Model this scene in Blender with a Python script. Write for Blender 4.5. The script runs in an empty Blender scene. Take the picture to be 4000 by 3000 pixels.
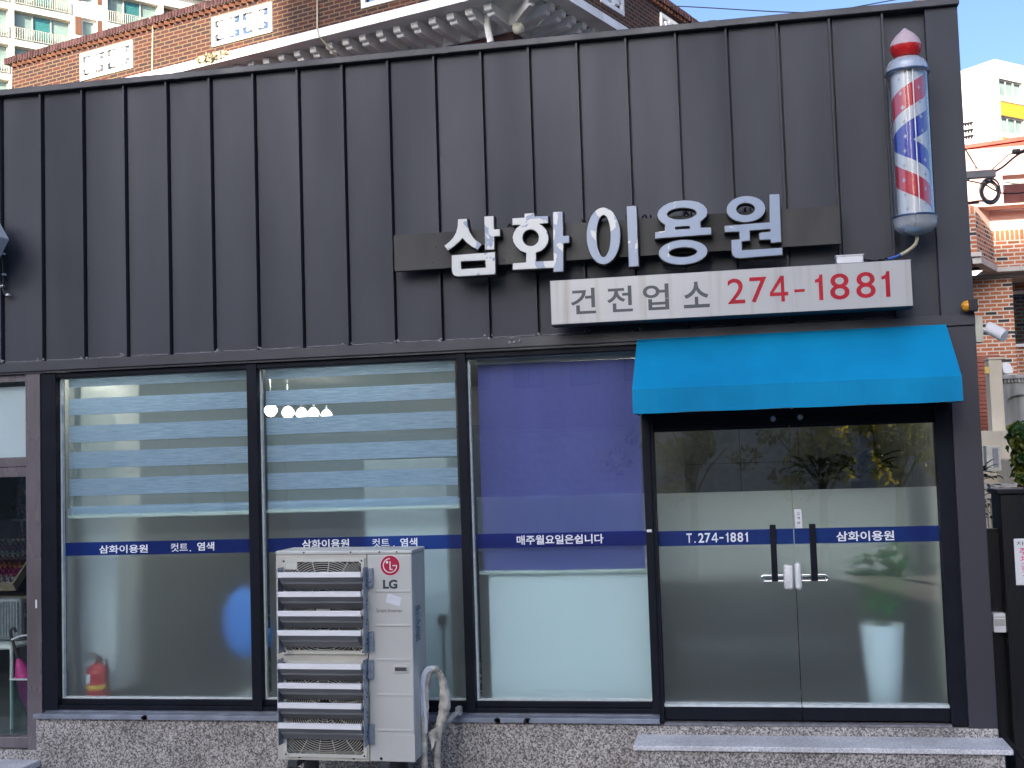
import bpy, bmesh, math, random
from mathutils import Vector, Matrix
SC = bpy.context.scene
COL = SC.collection
rad = math.radians

# ------------------------------------------------------------------ camera, sky, sun, exposure
def cam_axes(yaw, pitch, roll):
    cy, sy, cp, sp, cr, sr = math.cos(yaw), math.sin(yaw), math.cos(pitch), math.sin(pitch), math.cos(roll), math.sin(roll)
    f = Vector((sy*cp, cy*cp, sp)); r0 = Vector((cy, -sy, 0)); u0 = r0.cross(f)
    return r0*cr + u0*sr, u0*cr - r0*sr, f
CR, CU, CF = cam_axes(-0.1852, 0.0636, -0.0319)
cam = bpy.data.cameras.new('camera')
cam.sensor_width = 36.0; cam.sensor_fit = 'HORIZONTAL'
cam.lens = 36.0*4735/4000
cam.clip_start = 0.05; cam.clip_end = 2000
camo = bpy.data.objects.new('camera', cam); COL.objects.link(camo)
mw = Matrix((CR, CU, -CF)).transposed().to_4x4(); mw.translation = Vector((0, -8.46, 0.1965))
camo.matrix_world = mw
SC.camera = camo

SUN_EL, SUN_AZ = rad(22), math.atan2(-0.25, -0.97)      # azimuth measured from +y towards +x
w = bpy.data.worlds.new('World'); SC.world = w; w.use_nodes = True
nt = w.node_tree; nt.nodes.clear()
sky = nt.nodes.new('ShaderNodeTexSky'); sky.sky_type = 'NISHITA'; sky.sun_disc = False
sky.sun_elevation = SUN_EL; sky.sun_rotation = SUN_AZ; sky.altitude = 50; sky.air_density = 0.55; sky.dust_density = 3.2; sky.ozone_density = 3.0
bg = nt.nodes.new('ShaderNodeBackground'); bg.inputs[1].default_value = 0.15
wo = nt.nodes.new('ShaderNodeOutputWorld')
nt.links.new(sky.outputs[0], bg.inputs[0]); nt.links.new(bg.outputs[0], wo.inputs[0])
sl = bpy.data.lights.new('sun', 'SUN'); sl.energy = 5.0; sl.angle = rad(0.4); sl.color = (1.0, 0.9, 0.76)
so = bpy.data.objects.new('sun', sl); COL.objects.link(so)
tos = Vector((math.sin(SUN_AZ)*math.cos(SUN_EL), math.cos(SUN_AZ)*math.cos(SUN_EL), math.sin(SUN_EL)))
so.rotation_euler = tos.to_track_quat('Z', 'Y').to_euler()
SC.view_settings.view_transform = 'Standard'; SC.view_settings.look = 'None'
SC.view_settings.exposure = 1.4; SC.view_settings.gamma = 1.0; SC.view_settings.use_curve_mapping = False
cy = SC.cycles
cy.use_denoising = True
cy.max_bounces = 12; cy.transmission_bounces = 8; cy.transparent_max_bounces = 16; cy.glossy_bounces = 4; cy.diffuse_bounces = 4
cy.caustics_refractive = True; cy.caustics_reflective = False; cy.sample_clamp_indirect = 6.0
cy.use_adaptive_sampling = False

# ------------------------------------------------------------------ object helpers
class MB:
    """collects boxes, prisms, tubes and lathes; put() links them as ONE mesh object"""
    def __init__(s): s.bm = bmesh.new(); s.xf = None
    def v(s, p):
        p = Vector(p)
        return s.bm.verts.new(s.xf @ p if s.xf else p)
    def f(s, vs):
        try: return s.bm.faces.new(vs)
        except ValueError: return None
    def face(s, pts): return s.f([s.v(p) for p in pts])
    def box(s, x0, x1, y0, y1, z0, z1, m=None):
        c = [(x0,y0,z0),(x1,y0,z0),(x1,y1,z0),(x0,y1,z0),(x0,y0,z1),(x1,y0,z1),(x1,y1,z1),(x0,y1,z1)]
        if m: c = [m @ Vector(p) for p in c]
        v = [s.v(p) for p in c]
        for q in ((0,3,2,1),(4,5,6,7),(0,1,5,4),(1,2,6,5),(2,3,7,6),(3,0,4,7)): s.f([v[i] for i in q])
        return s
    def rbox(s, x0, x1, y0, y1, z0, z1, r=0.01, seg=2, m=None):
        b = bmesh.new(); v = [b.verts.new((x,y,z)) for x in (x0,x1) for y in (y0,y1) for z in (z0,z1)]
        for q in ((0,1,3,2),(4,6,7,5),(0,4,5,1),(2,3,7,6),(0,2,6,4),(1,5,7,3)): b.faces.new([v[i] for i in q])
        bmesh.ops.bevel(b, geom=list(b.edges), offset=r, segments=seg, affect='EDGES', profile=0.5)
        s.merge(b, m); b.free(); return s
    def merge(s, b, m=None):
        mp = {}
        for v in b.verts: mp[v] = s.v(m @ v.co if m else v.co)
        for f in b.faces: s.f([mp[v] for v in f.verts])
    def prism(s, pts, fn, d0, d1):
        """closed polygon pts (a,b) swept from depth d0 to d1; fn(a,b,d) -> point"""
        a = [s.v(fn(p[0], p[1], d0)) for p in pts]; b = [s.v(fn(p[0], p[1], d1)) for p in pts]
        s.f(list(reversed(a))); s.f(b); n = len(pts)
        for i in range(n): s.f([a[i], a[(i+1)%n], b[(i+1)%n], b[i]])
        return s
    def tube(s, pts, r, seg=8, r1=None, caps=True):
        pts = [Vector(p) for p in pts]; n = len(pts); rings = []
        ref = None
        for i, p in enumerate(pts):
            t = (pts[min(i+1,n-1)] - pts[max(i-1,0)]).normalized()
            if ref is None:
                ref = t.orthogonal().normalized()
            else:
                ref = (ref - t*ref.dot(t)).normalized()
            bt = t.cross(ref)
            rr = r if r1 is None else r + (r1-r)*i/(n-1)
            rr = rr(i/(n-1)) if callable(rr) else rr
            rings.append([s.v(p + (ref*math.cos(2*math.pi*k/seg) + bt*math.sin(2*math.pi*k/seg))*rr) for k in range(seg)])
        for a, b in zip(rings, rings[1:]):
            for k in range(seg): s.f([a[k], a[(k+1)%seg], b[(k+1)%seg], b[k]])
        if caps: s.f(list(reversed(rings[0]))); s.f(rings[-1])
        return s
    def lathe(s, prof, c, seg=24, axis='Z', m=None):
        """prof = [(radius, height)...]"""
        rings = []
        for r, h in prof:
            ring = []
            for k in range(seg):
                a = 2*math.pi*k/seg; x, y = r*math.cos(a), r*math.sin(a)
                p = Vector((x, y, h)) if axis == 'Z' else (Vector((x, -h, y)) if axis == 'Y' else Vector((h, x, y)))
                if m: p = m @ p
                ring.append(s.v(p + Vector(c)))
            rings.append(ring)
        for a, b in zip(rings, rings[1:]):
            for k in range(seg): s.f([a[k], a[(k+1)%seg], b[(k+1)%seg], b[k]])
        s.f(list(reversed(rings[0]))); s.f(rings[-1])
        return s
    def holes(s, x0, x1, z0, z1, y0, y1, hs, fn=lambda x, y, z: (x, y, z)):
        """slab with rectangular through holes hs = [(xa,xb,za,zb)], no inner faces"""
        xs = sorted({x0, x1, *[h[0] for h in hs], *[h[1] for h in hs]}); zs = sorted({z0, z1, *[h[2] for h in hs], *[h[3] for h in hs]})
        sol = lambda i, j: 0 <= i < len(xs)-1 and 0 <= j < len(zs)-1 and not any(h[0]-1e-6 <= xs[i] and xs[i+1] <= h[1]+1e-6 and h[2]-1e-6 <= zs[j] and zs[j+1] <= h[3]+1e-6 for h in hs)
        vv = {}
        def V(i, k, j):
            if (i,k,j) not in vv: vv[(i,k,j)] = s.v(fn(xs[i], (y0,y1)[k], zs[j]))
            return vv[(i,k,j)]
        for i in range(len(xs)-1):
            for j in range(len(zs)-1):
                if not sol(i,j): continue
                s.f([V(i,0,j),V(i+1,0,j),V(i+1,0,j+1),V(i,0,j+1)]); s.f([V(i,1,j),V(i,1,j+1),V(i+1,1,j+1),V(i+1,1,j)])
                if not sol(i-1,j): s.f([V(i,0,j),V(i,0,j+1),V(i,1,j+1),V(i,1,j)])
                if not sol(i+1,j): s.f([V(i+1,0,j),V(i+1,1,j),V(i+1,1,j+1),V(i+1,0,j+1)])
                if not sol(i,j-1): s.f([V(i,0,j),V(i,1,j),V(i+1,1,j),V(i+1,0,j)])
                if not sol(i,j+1): s.f([V(i,0,j+1),V(i+1,0,j+1),V(i+1,1,j+1),V(i,1,j+1)])
        return s
    def put(s, name, m, parent=None, smooth=False, bevel=0, recalc=True, label=None):
        if recalc: bmesh.ops.recalc_face_normals(s.bm, faces=s.bm.faces)
        me = bpy.data.meshes.new(name); s.bm.to_mesh(me); s.bm.free()
        return link(name, me, m, parent, smooth, bevel, label)

def off(parent):
    """where the parent's origin lies in the frame the meshes are written in"""
    o = Vector((0,0,0))
    while parent is not None and parent.type == 'EMPTY':
        if parent.get('local'): return o
        return o + parent.location
    return o
def link(name, me, m, parent=None, smooth=False, bevel=0, label=None):
    o = bpy.data.objects.new(name, me); COL.objects.link(o)
    if m: me.materials.append(m)
    if parent is not None:
        o.parent = parent
        root = parent
        while root.parent is not None: root = root.parent
        sh = off(root) if root.type == 'EMPTY' else Vector((0,0,0))
        me.transform(Matrix.Translation(-sh))
    if smooth:
        for p in me.polygons: p.use_smooth = True
        try: me.set_sharp_from_angle(angle=rad(40))
        except Exception: pass
    if bevel:
        b = o.modifiers.new('bevel', 'BEVEL'); b.width = bevel; b.segments = 2; b.limit_method = 'ANGLE'; b.angle_limit = rad(40)
    if label: o['label'] = label
    return o
def tag(o, label=None, cat=None, group=None, kind=None):
    if label: o['label'] = label
    if cat: o['category'] = cat
    if group: o['group'] = group
    if kind: o['kind'] = kind
    return o
def thing(name, label, cat, loc=(0,0,0), rz=0, group=None, local=False, ry=0):
    """an Empty at the thing's base; with local=True its meshes are written in its own rotated frame"""
    o = bpy.data.objects.new(name, None); COL.objects.link(o); o.empty_display_size = 0.1
    o.location = loc; o.rotation_euler = (0, ry, rz)
    if local: o['local'] = 1
    return tag(o, label, cat, group)

# ------------------------------------------------------------------ lettering
def text_mesh(name, body, x0, x1, z0, z1, y, m, parent, bold=0.02, depth=0.002, fn=None, label=None):
    """lettering fitted to the rectangle x0..x1, z0..z1, its face towards -y"""
    c = bpy.data.curves.new('text', 'FONT'); c.body = body; c.extrude = 0.05; c.offset = bold; c.resolution_u = 4
    o = bpy.data.objects.new('text', c); COL.objects.link(o)
    dg = bpy.context.evaluated_depsgraph_get(); dg.update()
    me = bpy.data.meshes.new_from_object(o.evaluated_get(dg))
    bpy.data.objects.remove(o)
    xs = [v.co.x for v in me.vertices]; ys = [v.co.y for v in me.vertices]
    ax, bx, ay, by = min(xs), max(xs), min(ys), max(ys)
    for v in me.vertices:
        X = x0 + (v.co.x-ax)/(bx-ax)*(x1-x0); Z = z0 + (v.co.y-ay)/(by-ay)*(z1-z0); D = (v.co.z+0.05)/0.1*depth
        v.co = Vector((X, y - D, Z)) if fn is None else Vector(fn(X, y - D, Z))
    me.materials.clear()
    return link(name, me, m, parent, label=label)
def outline_mesh(name, loops, y0, y1, m, parent, fn=None):
    """flat shapes with holes (loops of (x,z)) swept from y0 back to y1"""
    c = bpy.data.curves.new('outline', 'CURVE'); c.dimensions = '2D'; c.fill_mode = 'BOTH'; c.extrude = abs(y1-y0)/2
    for lp in loops:
        sp = c.splines.new('POLY'); sp.points.add(len(lp)-1)
        for p, q in zip(sp.points, lp): p.co = (q[0], q[1], 0, 1)
        sp.use_cyclic_u = True
    o = bpy.data.objects.new('outline', c); COL.objects.link(o)
    dg = bpy.context.evaluated_depsgraph_get(); dg.update()
    me = bpy.data.meshes.new_from_object(o.evaluated_get(dg)); bpy.data.objects.remove(o)
    ym = (y0+y1)/2
    for v in me.vertices: v.co = Vector((v.co.x, ym - v.co.z, v.co.y))
    if fn:
        for v in me.vertices: v.co = Vector(fn(*v.co))
    me.materials.clear()
    return link(name, me, m, parent)

# ------------------------------------------------------------------ materials
def newmat(name):
    m = bpy.data.materials.new(name); m.use_nodes = True; t = m.node_tree; t.nodes.clear()
    out = t.nodes.new('ShaderNodeOutputMaterial'); return m, t, out
def nd(t, kind, **kw):
    n = t.nodes.new('ShaderNode'+kind)
    for k, v in kw.items():
        if k in n.inputs.keys(): n.inputs[k].default_value = v
        else: setattr(n, k, v)
    return n
def coords(t, scale=(1,1,1)):
    tc = nd(t, 'TexCoord'); mp = nd(t, 'Mapping'); mp.inputs['Scale'].default_value = scale
    t.links.new(tc.outputs['Object'], mp.inputs[0]); return mp.outputs[0]
def rgb(c): return (c[0], c[1], c[2], 1)
def mat(name, col, rough=0.5, metal=0.0, var=0.12, vs=6.0, stretch=(1,1,1), bump=0.0, bs=60.0, col2=None, coat=0.0, spec=0.5, rvar=0.1):
    """painted / plain surface with uneven tone, uneven gloss and fine relief"""
    m, t, out = newmat(name); L = t.links.new
    b = nd(t, 'BsdfPrincipled'); b.inputs['Metallic'].default_value = metal; b.inputs['Coat Weight'].default_value = coat
    b.inputs['Specular IOR Level'].default_value = spec
    v = coords(t, stretch)
    n = nd(t, 'TexNoise'); n.inputs['Scale'].default_value = vs; n.inputs['Detail'].default_value = 6; L(v, n.inputs['Vector'])
    mr = nd(t, 'MapRange'); mr.inputs[1].default_value = 0.3; mr.inputs[2].default_value = 0.7; L(n.outputs[0], mr.inputs[0])
    mx = nd(t, 'Mix', data_type='RGBA'); L(mr.outputs[0], mx.inputs[0])
    c2 = col2 if col2 else [c*(1-2*var) for c in col]
    c1 = col if col2 else [min(1, c*(1+var)) for c in col]
    mx.inputs[6].default_value = rgb(c1); mx.inputs[7].default_value = rgb(c2)
    L(mx.outputs[2], b.inputs['Base Color'])
    mr2 = nd(t, 'MapRange'); mr2.inputs[1].default_value = 0.3; mr2.inputs[2].default_value = 0.7
    mr2.inputs[3].default_value = max(0.02, rough-rvar); mr2.inputs[4].default_value = min(1, rough+rvar); L(n.outputs[0], mr2.inputs[0]); L(mr2.outputs[0], b.inputs['Roughness'])
    if bump:
        n2 = nd(t, 'TexNoise'); n2.inputs['Scale'].default_value = bs; n2.inputs['Detail'].default_value = 4; L(v, n2.inputs['Vector'])
        bp = nd(t, 'Bump'); bp.inputs['Strength'].default_value = bump; bp.inputs['Distance'].default_value = 0.01
        L(n2.outputs[0], bp.inputs['Height']); L(bp.outputs[0], b.inputs['Normal'])
    L(b.outputs[0], out.inputs[0]); return m
def brick(name, ramp, mortar, bw=0.2, rh=0.067, ms=0.011, off=0.5, vertical=False, bump=0.5):
    """bricks laid along x+y, courses along z; each brick draws its colour from the ramp"""
    m, t, out = newmat(name); L = t.links.new
    tc = nd(t, 'TexCoord'); sx = nd(t, 'SeparateXYZ'); L(tc.outputs['Object'], sx.inputs[0])
    ad = nd(t, 'Math', operation='ADD'); L(sx.outputs[0], ad.inputs[0]); L(sx.outputs[1], ad.inputs[1])
    cx = nd(t, 'CombineXYZ')
    if vertical: L(sx.outputs[2], cx.inputs[0]); L(ad.outputs[0], cx.inputs[1])
    else: L(ad.outputs[0], cx.inputs[0]); L(sx.outputs[2], cx.inputs[1])
    nz = nd(t, 'TexNoise'); nz.inputs['Scale'].default_value = 9; L(tc.outputs['Object'], nz.inputs['Vector'])
    wv = nd(t, 'VectorMath', operation='SCALE'); wv.inputs['Scale'].default_value = 0.012; L(nz.outputs[1], wv.inputs[0])
    av = nd(t, 'VectorMath', operation='ADD'); L(cx.outputs[0], av.inputs[0]); L(wv.outputs[0], av.inputs[1])
    bt = nd(t, 'TexBrick'); bt.offset = off; bt.inputs['Scale'].default_value = 1; bt.inputs['Brick Width'].default_value = bw; bt.inputs['Row Height'].default_value = rh
    bt.inputs['Mortar Size'].default_value = ms; bt.inputs['Mortar Smooth'].default_value = 0.2
    bt.inputs['Color1'].default_value = (0,0,0,1); bt.inputs['Color2'].default_value = (1,1,1,1); bt.inputs['Mortar'].default_value = (0.5,0.5,0.5,1)
    L(av.outputs[0], bt.inputs['Vector'])
    cr = nd(t, 'ValToRGB'); e = cr.color_ramp.elements; e[0].position = ramp[0][0]; e[0].color = rgb(ramp[0][1]); e[1].position = ramp[1][0]; e[1].color = rgb(ramp[1][1])
    for p, c in ramp[2:]: q = e.new(p); q.color = rgb(c)
    L(bt.outputs[0], cr.inputs[0])
    n2 = nd(t, 'TexNoise'); n2.inputs['Scale'].default_value = 40; n2.inputs['Detail'].default_value = 5; L(tc.outputs['Object'], n2.inputs['Vector'])
    hs = nd(t, 'HueSaturation'); mr = nd(t, 'MapRange'); mr.inputs[3].default_value = 0.6; mr.inputs[4].default_value = 1.4; L(n2.outputs[0], mr.inputs[0]); L(mr.outputs[0], hs.inputs['Value']); L(cr.outputs[0], hs.inputs['Color'])
    mx = nd(t, 'Mix', data_type='RGBA'); L(bt.outputs[1], mx.inputs[0]); L(hs.outputs[0], mx.inputs[6]); mx.inputs[7].default_value = rgb(mortar)
    b = nd(t, 'BsdfPrincipled', Roughness=0.85); L(mx.outputs[2], b.inputs['Base Color'])
    iv = nd(t, 'Math', operation='SUBTRACT'); iv.inputs[0].default_value = 1; L(bt.outputs[1], iv.inputs[1])
    h = nd(t, 'Math', operation='MULTIPLY_ADD'); L(n2.outputs[0], h.inputs[0]); h.inputs[1].default_value = 0.4; L(iv.outputs[0], h.inputs[2])
    bp = nd(t, 'Bump'); bp.inputs['Strength'].default_value = bump; bp.inputs['Distance'].default_value = 0.012; L(h.outputs[0], bp.inputs['Height']); L(bp.outputs[0], b.inputs['Normal'])
    L(b.outputs[0], out.inputs[0]); return m
def granite(name, cols, scale=70, rough=0.6, soft=False):
    """speckled stone: crystal cells of several tones"""
    m, t, out = newmat(name); L = t.links.new; v = coords(t)
    dn = nd(t, 'TexNoise'); dn.inputs['Scale'].default_value = scale*1.2; dn.inputs['Detail'].default_value = 2; L(v, dn.inputs['Vector'])
    ds = nd(t, 'VectorMath', operation='SCALE'); ds.inputs['Scale'].default_value = 1.3/scale; L(dn.outputs[1], ds.inputs[0]); da = nd(t, 'VectorMath', operation='ADD'); L(v, da.inputs[0]); L(ds.outputs[0], da.inputs[1])
    vo = nd(t, 'TexVoronoi'); vo.inputs['Scale'].default_value = scale; L(da.outputs[0], vo.inputs['Vector'])
    sx = nd(t, 'SeparateColor'); L(vo.outputs['Color'], sx.inputs[0])
    cr = nd(t, 'ValToRGB'); cr.color_ramp.interpolation = 'LINEAR' if soft else 'CONSTANT'; e = cr.color_ramp.elements
    e[0].position = cols[0][0]; e[0].color = rgb(cols[0][1]); e[1].position = cols[1][0]; e[1].color = rgb(cols[1][1])
    for p, c in cols[2:]: q = e.new(p); q.color = rgb(c)
    L(sx.outputs[0], cr.inputs[0])
    n = nd(t, 'TexNoise'); n.inputs['Scale'].default_value = 2.5; n.inputs['Detail'].default_value = 8; L(v, n.inputs['Vector'])
    mr = nd(t, 'MapRange'); mr.inputs[1].default_value = .3; mr.inputs[2].default_value = .7; mr.inputs[3].default_value = 0.75; mr.inputs[4].default_value = 1.15; L(n.outputs[0], mr.inputs[0])
    mu = nd(t, 'Mix', data_type='RGBA', blend_type='MULTIPLY'); mu.inputs[0].default_value = 1; L(cr.outputs[0], mu.inputs[6]); L(mr.outputs[0], mu.inputs[7])
    b = nd(t, 'BsdfPrincipled', Roughness=rough); L(mu.outputs[2], b.inputs['Base Color']); L(b.outputs[0], out.inputs[0]); return m
def clear_glass(name, tint=(0.9,0.95,0.93), refl=1.6, ior=1.5):
    m, t, out = newmat(name); L = t.links.new
    tr = nd(t, 'BsdfTransparent'); tr.inputs[0].default_value = rgb(tint); gl = nd(t, 'BsdfGlossy'); gl.inputs['Roughness'].default_value = 0.0; gl.inputs[0].default_value = (1,1,1,1)
    lw = nd(t, 'LayerWeight', Blend=0.5); pw5 = nd(t, 'Math', operation='POWER'); L(lw.outputs[1], pw5.inputs[0]); pw5.inputs[1].default_value = 5
    r0 = ((ior-1)/(ior+1))**2*refl; mu = nd(t, 'Math', operation='MULTIPLY_ADD'); L(pw5.outputs[0], mu.inputs[0]); mu.inputs[1].default_value = 1-r0; mu.inputs[2].default_value = r0
    n = nd(t, 'TexNoise'); n.inputs['Scale'].default_value = 1.3; v = coords(t); L(v, n.inputs['Vector'])
    bp = nd(t, 'Bump'); bp.inputs['Strength'].default_value = 0.02; bp.inputs['Distance'].default_value = 0.05; L(n.outputs[0], bp.inputs['Height']); L(bp.outputs[0], gl.inputs['Normal'])
    mx = nd(t, 'MixShader'); L(mu.outputs[0], mx.inputs[0]); L(tr.outputs[0], mx.inputs[1]); L(gl.outputs[0], mx.inputs[2]); L(mx.outputs[0], out.inputs[0]); return m
def frosted(name, rough=0.8, ior=1.085, white=0.07, glow=0.09, tint=(0.90,0.975,1.0)):
    """etched film: scatters what is behind it, lets diffuse light through, adds a little white of its own"""
    m, t, out = newmat(name); L = t.links.new
    g = nd(t, 'BsdfGlass'); g.distribution = 'MULTI_GGX'; g.inputs['IOR'].default_value = ior; g.inputs['Roughness'].default_value = rough; g.inputs['Color'].default_value = rgb(tint)
    tl = nd(t, 'BsdfTranslucent'); tl.inputs[0].default_value = (0.93,0.95,0.95,1)
    d = nd(t, 'BsdfDiffuse'); d.inputs[0].default_value = (0.62,0.64,0.63,1)
    m1 = nd(t, 'MixShader'); m1.inputs[0].default_value = glow; L(g.outputs[0], m1.inputs[1]); L(tl.outputs[0], m1.inputs[2])
    mx = nd(t, 'MixShader'); mx.inputs[0].default_value = white; L(m1.outputs[0], mx.inputs[1]); L(d.outputs[0], mx.inputs[2]); L(mx.outputs[0], out.inputs[0]); return m
def film(name, col, tint, opaque=0.5, rough=0.3):
    m, t, out = newmat(name); L = t.links.new
    d = nd(t, 'BsdfPrincipled', Roughness=rough); d.inputs['Base Color'].default_value = rgb(col)
    tr = nd(t, 'BsdfTransparent'); tr.inputs[0].default_value = rgb(tint)
    mx = nd(t, 'MixShader'); mx.inputs[0].default_value = opaque; L(tr.outputs[0], mx.inputs[1]); L(d.outputs[0], mx.inputs[2]); L(mx.outputs[0], out.inputs[0]); return m
def emit(name, col, s):
    m, t, out = newmat(name); e = nd(t, 'Emission'); e.inputs[0].default_value = rgb(col); e.inputs[1].default_value = s; t.links.new(e.outputs[0], out.inputs[0]); return m
def leafmat(name, c1, c2, c3, sc=3.0, through=.3):
    m, t, out = newmat(name); L = t.links.new; v = coords(t)
    n = nd(t, 'TexNoise'); n.inputs['Scale'].default_value = sc; n.inputs['Detail'].default_value = 8; L(v, n.inputs['Vector'])
    cr = nd(t, 'ValToRGB'); e = cr.color_ramp.elements; e[0].position = .35; e[0].color = rgb(c1); e[1].position = .65; e[1].color = rgb(c3); q = e.new(.5); q.color = rgb(c2)
    L(n.outputs[0], cr.inputs[0]); b = nd(t, 'BsdfPrincipled', Roughness=0.5); L(cr.outputs[0], b.inputs['Base Color'])
    tl = nd(t, 'BsdfTranslucent'); L(cr.outputs[0], tl.inputs[0]); mx = nd(t, 'MixShader'); mx.inputs[0].default_value = through; L(b.outputs[0], mx.inputs[1]); L(tl.outputs[0], mx.inputs[2]); L(mx.outputs[0], out.inputs[0]); return m

# ------------------------------------------------------------------ shared materials
M = {}
M['clad'] = mat('dark_powder_coated_metal', (0.046,0.051,0.064), 0.55, 0, .13, 1.1, (1.6,1,.3), bump=.05, bs=220, spec=.35)
M['trim'] = mat('dark_folded_trim', (0.044,0.047,0.057), 0.45, 0, .15, 3)
M['frame'] = mat('black_aluminium', (0.010,0.012,0.019), 0.5, 0, .15, 4, spec=.12)
M['pil'] = mat('dark_brown_panel', (0.040,0.038,0.050), 0.5, 0, .12, 1.2, (1,1,.4))
M['brownalu'] = mat('brown_grey_aluminium', (0.20,0.175,0.185), 0.3, .35, .18, 2.0, (3,1,.5))
M['gasket'] = mat('white_sealant', (0.62,0.68,0.68), 0.5, 0, .08, 20)
M['sealant'] = mat('grey_sealant', (0.22,0.22,0.235), 0.6, 0, .2, 25)
M['glass'] = clear_glass('window_glass', (0.93,0.98,0.98), 2.8)
M['frost'] = frosted('frosted_film')
M['granite'] = granite('pink_grey_granite', [(0,(.10,.095,.09)),(.18,(.25,.235,.22)),(.40,(.41,.38,.355)),(.64,(.54,.51,.48)),(.86,(.18,.17,.165))], 105)
M['granite2'] = granite('pale_flamed_granite', [(0,(.50,.50,.51)),(.3,(.64,.64,.66)),(.6,(.74,.74,.76)),(.85,(.56,.55,.56))], 130)
M['sill'] = mat('grey_painted_sill', (0.24,0.27,0.33), 0.4, 0, .15, 7)
M['navy'] = film('navy_film', (0.010,0.022,0.15), (0.01,0.16,0.75), .62)
M['white'] = mat('white_vinyl', (0.82,0.83,0.85), 0.4, 0, .03, 10)
M['inwall'] = mat('interior_plaster', (0.30,0.31,0.30), 0.8, 0, .06, 2)
M['infloor'] = mat('interior_floor_tile', (0.075,0.08,0.085), 0.25, 0, .15, 3)
M['inceil'] = mat('interior_ceiling', (0.55,0.56,0.52), 0.8, 0, .04, 2)
M['chrome'] = mat('chrome', (0.75,0.75,0.73), 0.12, 1, .05, 8)
M['galv'] = mat('galvanised_steel', (0.36,0.42,0.50), 0.35, .6, .15, 18)
M['whiteplastic'] = mat('white_plastic', (0.72,0.73,0.74), 0.35, 0, .03, 6)
M['black'] = mat('black_rubber', (0.012,0.012,0.014), 0.5, 0, .2, 8)

# ------------------------------------------------------------------ ground
b = MB(); b.face([(-300,-300,-2.1),(300,-300,-2.1),(300,600,-2.1),(-300,600,-2.1)])
tag(b.put('ground', mat('asphalt', (0.055,0.055,0.057), 0.85, 0, .25, 1.5, bump=.4, bs=120)), kind='structure')
b = MB(); b.box(-14,14,-1.6,0,-2.09,-1.98)
tag(b.put('pavement', granite('paving', [(0,(.20,.19,.19)),(.4,(.30,.29,.29)),(.75,(.26,.25,.25))], 60)), kind='structure')

# ------------------------------------------------------------------ the barber shop
shop = thing('shop_building', 'dark metal clad barber shop with frosted windows and granite base', 'shop', (-1.9,0,-1.98))
X0, S = -5.583, 0.35
b = MB()
b.box(-7.6,1.345,0.032,0.14,1.075,3.165)
b.box(-7.6,1.345,0.0,0.0319,1.0751,1.0775); b.box(-7.6,1.345,0.0,0.0319,3.1635,3.1649)
def seam(x, z0, z1):
    b.box(x-0.010,x+0.004,-0.036,0.0319,z0,z1)
for i in range(-5, 20): seam(X0+S*i, 1.078, 3.163)
for i in range(-5, 19):                                          # faint oil-canning: each pan bows outward by a few mm
    xa, xb = X0+S*i+.019, X0+S*(i+1)-.0101; b.box(xa,xb,0.0,0.0319,1.0776,3.1634); q = random.Random(i); k, ph, ti = q.uniform(.0006,.0025), q.uniform(0,6.28), q.uniform(-.0012,.0012)
    def pan(u, v): return -.0045 - k*math.sin(math.pi*u) - ti*(u-.5) - .0007*math.sin(math.pi*u)*math.sin(v*9+ph) - .0005*math.sin(v*23+ph*2)*math.sin(math.pi*u)
    vs = [[b.v((xa+(xb-xa)*j/6, pan(j/6, z_/18), 1.08+2.08*z_/18)) for z_ in range(19)] for j in range(7)]
    for j in range(6):
        for z_ in range(18): b.f([vs[j][z_],vs[j+1][z_],vs[j+1][z_+1],vs[j][z_+1]])
b.put('cladding', M['clad'], shop, smooth=True, recalc=False)
b = MB(); b.box(1.345,1.555,-0.028,0.14,1.075,3.165); b.box(1.41,1.555,0.14,5.0,-1.98,3.165); b.put('corner_panel', M['clad'], shop)
b = MB(); b.rbox(-7.6,1.565,-0.062,0.30,3.165,3.215,.006)
for x in (-4.1,-2.02,-.1): b.box(x,x+.05,-.0635,-.05,3.1655,3.2165)
b.put('parapet_cap', M['trim'], shop)
b = MB(); b.rbox(-7.6,1.556,-0.045,0.12,1.0,1.074,.005); b.box(-7.6,1.345,-0.03,0,0.985,0.999)
for x in (-4.75,-2.85,-1.62,.32): b.box(x,x+.004,-.0465,-.03,1.001,1.073)
b.put('lintel_flashing', M['trim'], shop)
b = MB(); r = random.Random(4)                                   # bead of sealant along the foot of the panels
for i in range(-1, 19):
    xa = X0+S*i+.025; xb = X0+S*(i+1)-.02; n = 8
    b.tube([(xa+(xb-xa)*k/n, -.008-.003*r.random(), 1.080+.004*r.random()) for k in range(n+1)], .0042, 6)
for i in (0,1,2,3,5,6,8,9,10,11,12,13,14):
    x = X0+S*i
    for k in range(3): b.lathe([(.002,-.006),(.006+.006*r.random(),0),(.002,.006)], (x+r.uniform(-.04,.04), -.045, 1.085+r.uniform(-.012,.012)), 8, 'Y')
for k in range(9): b.lathe([(.002,-.008),(.009*r.random()+.004,0),(.002,.008)], (-1.55+r.uniform(-.05,.05), -.047, 1.06+r.uniform(-.03,.03)), 7, 'Y')
b.put('sealant_bead', M['sealant'], shop, smooth=True)
b = MB(); b.box(-7.6,1.41,0.14,5.0,3.05,3.10); b.put('roof', mat('pale_roof_coating', (.70,.72,.70), .7), shop)
b = MB(); b.rbox(1.378,1.5558,-0.03,0.14,-1.634,0.9985,.004); b.put('pilaster', M['pil'], shop)
b = MB(); b.box(-5.306,-0.79,-0.03,0.3,-1.98,-1.622); b.box(-0.79,1.556,-0.028,0.3,-1.98,-1.637); b.put('plinth', M['granite'], shop)
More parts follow.
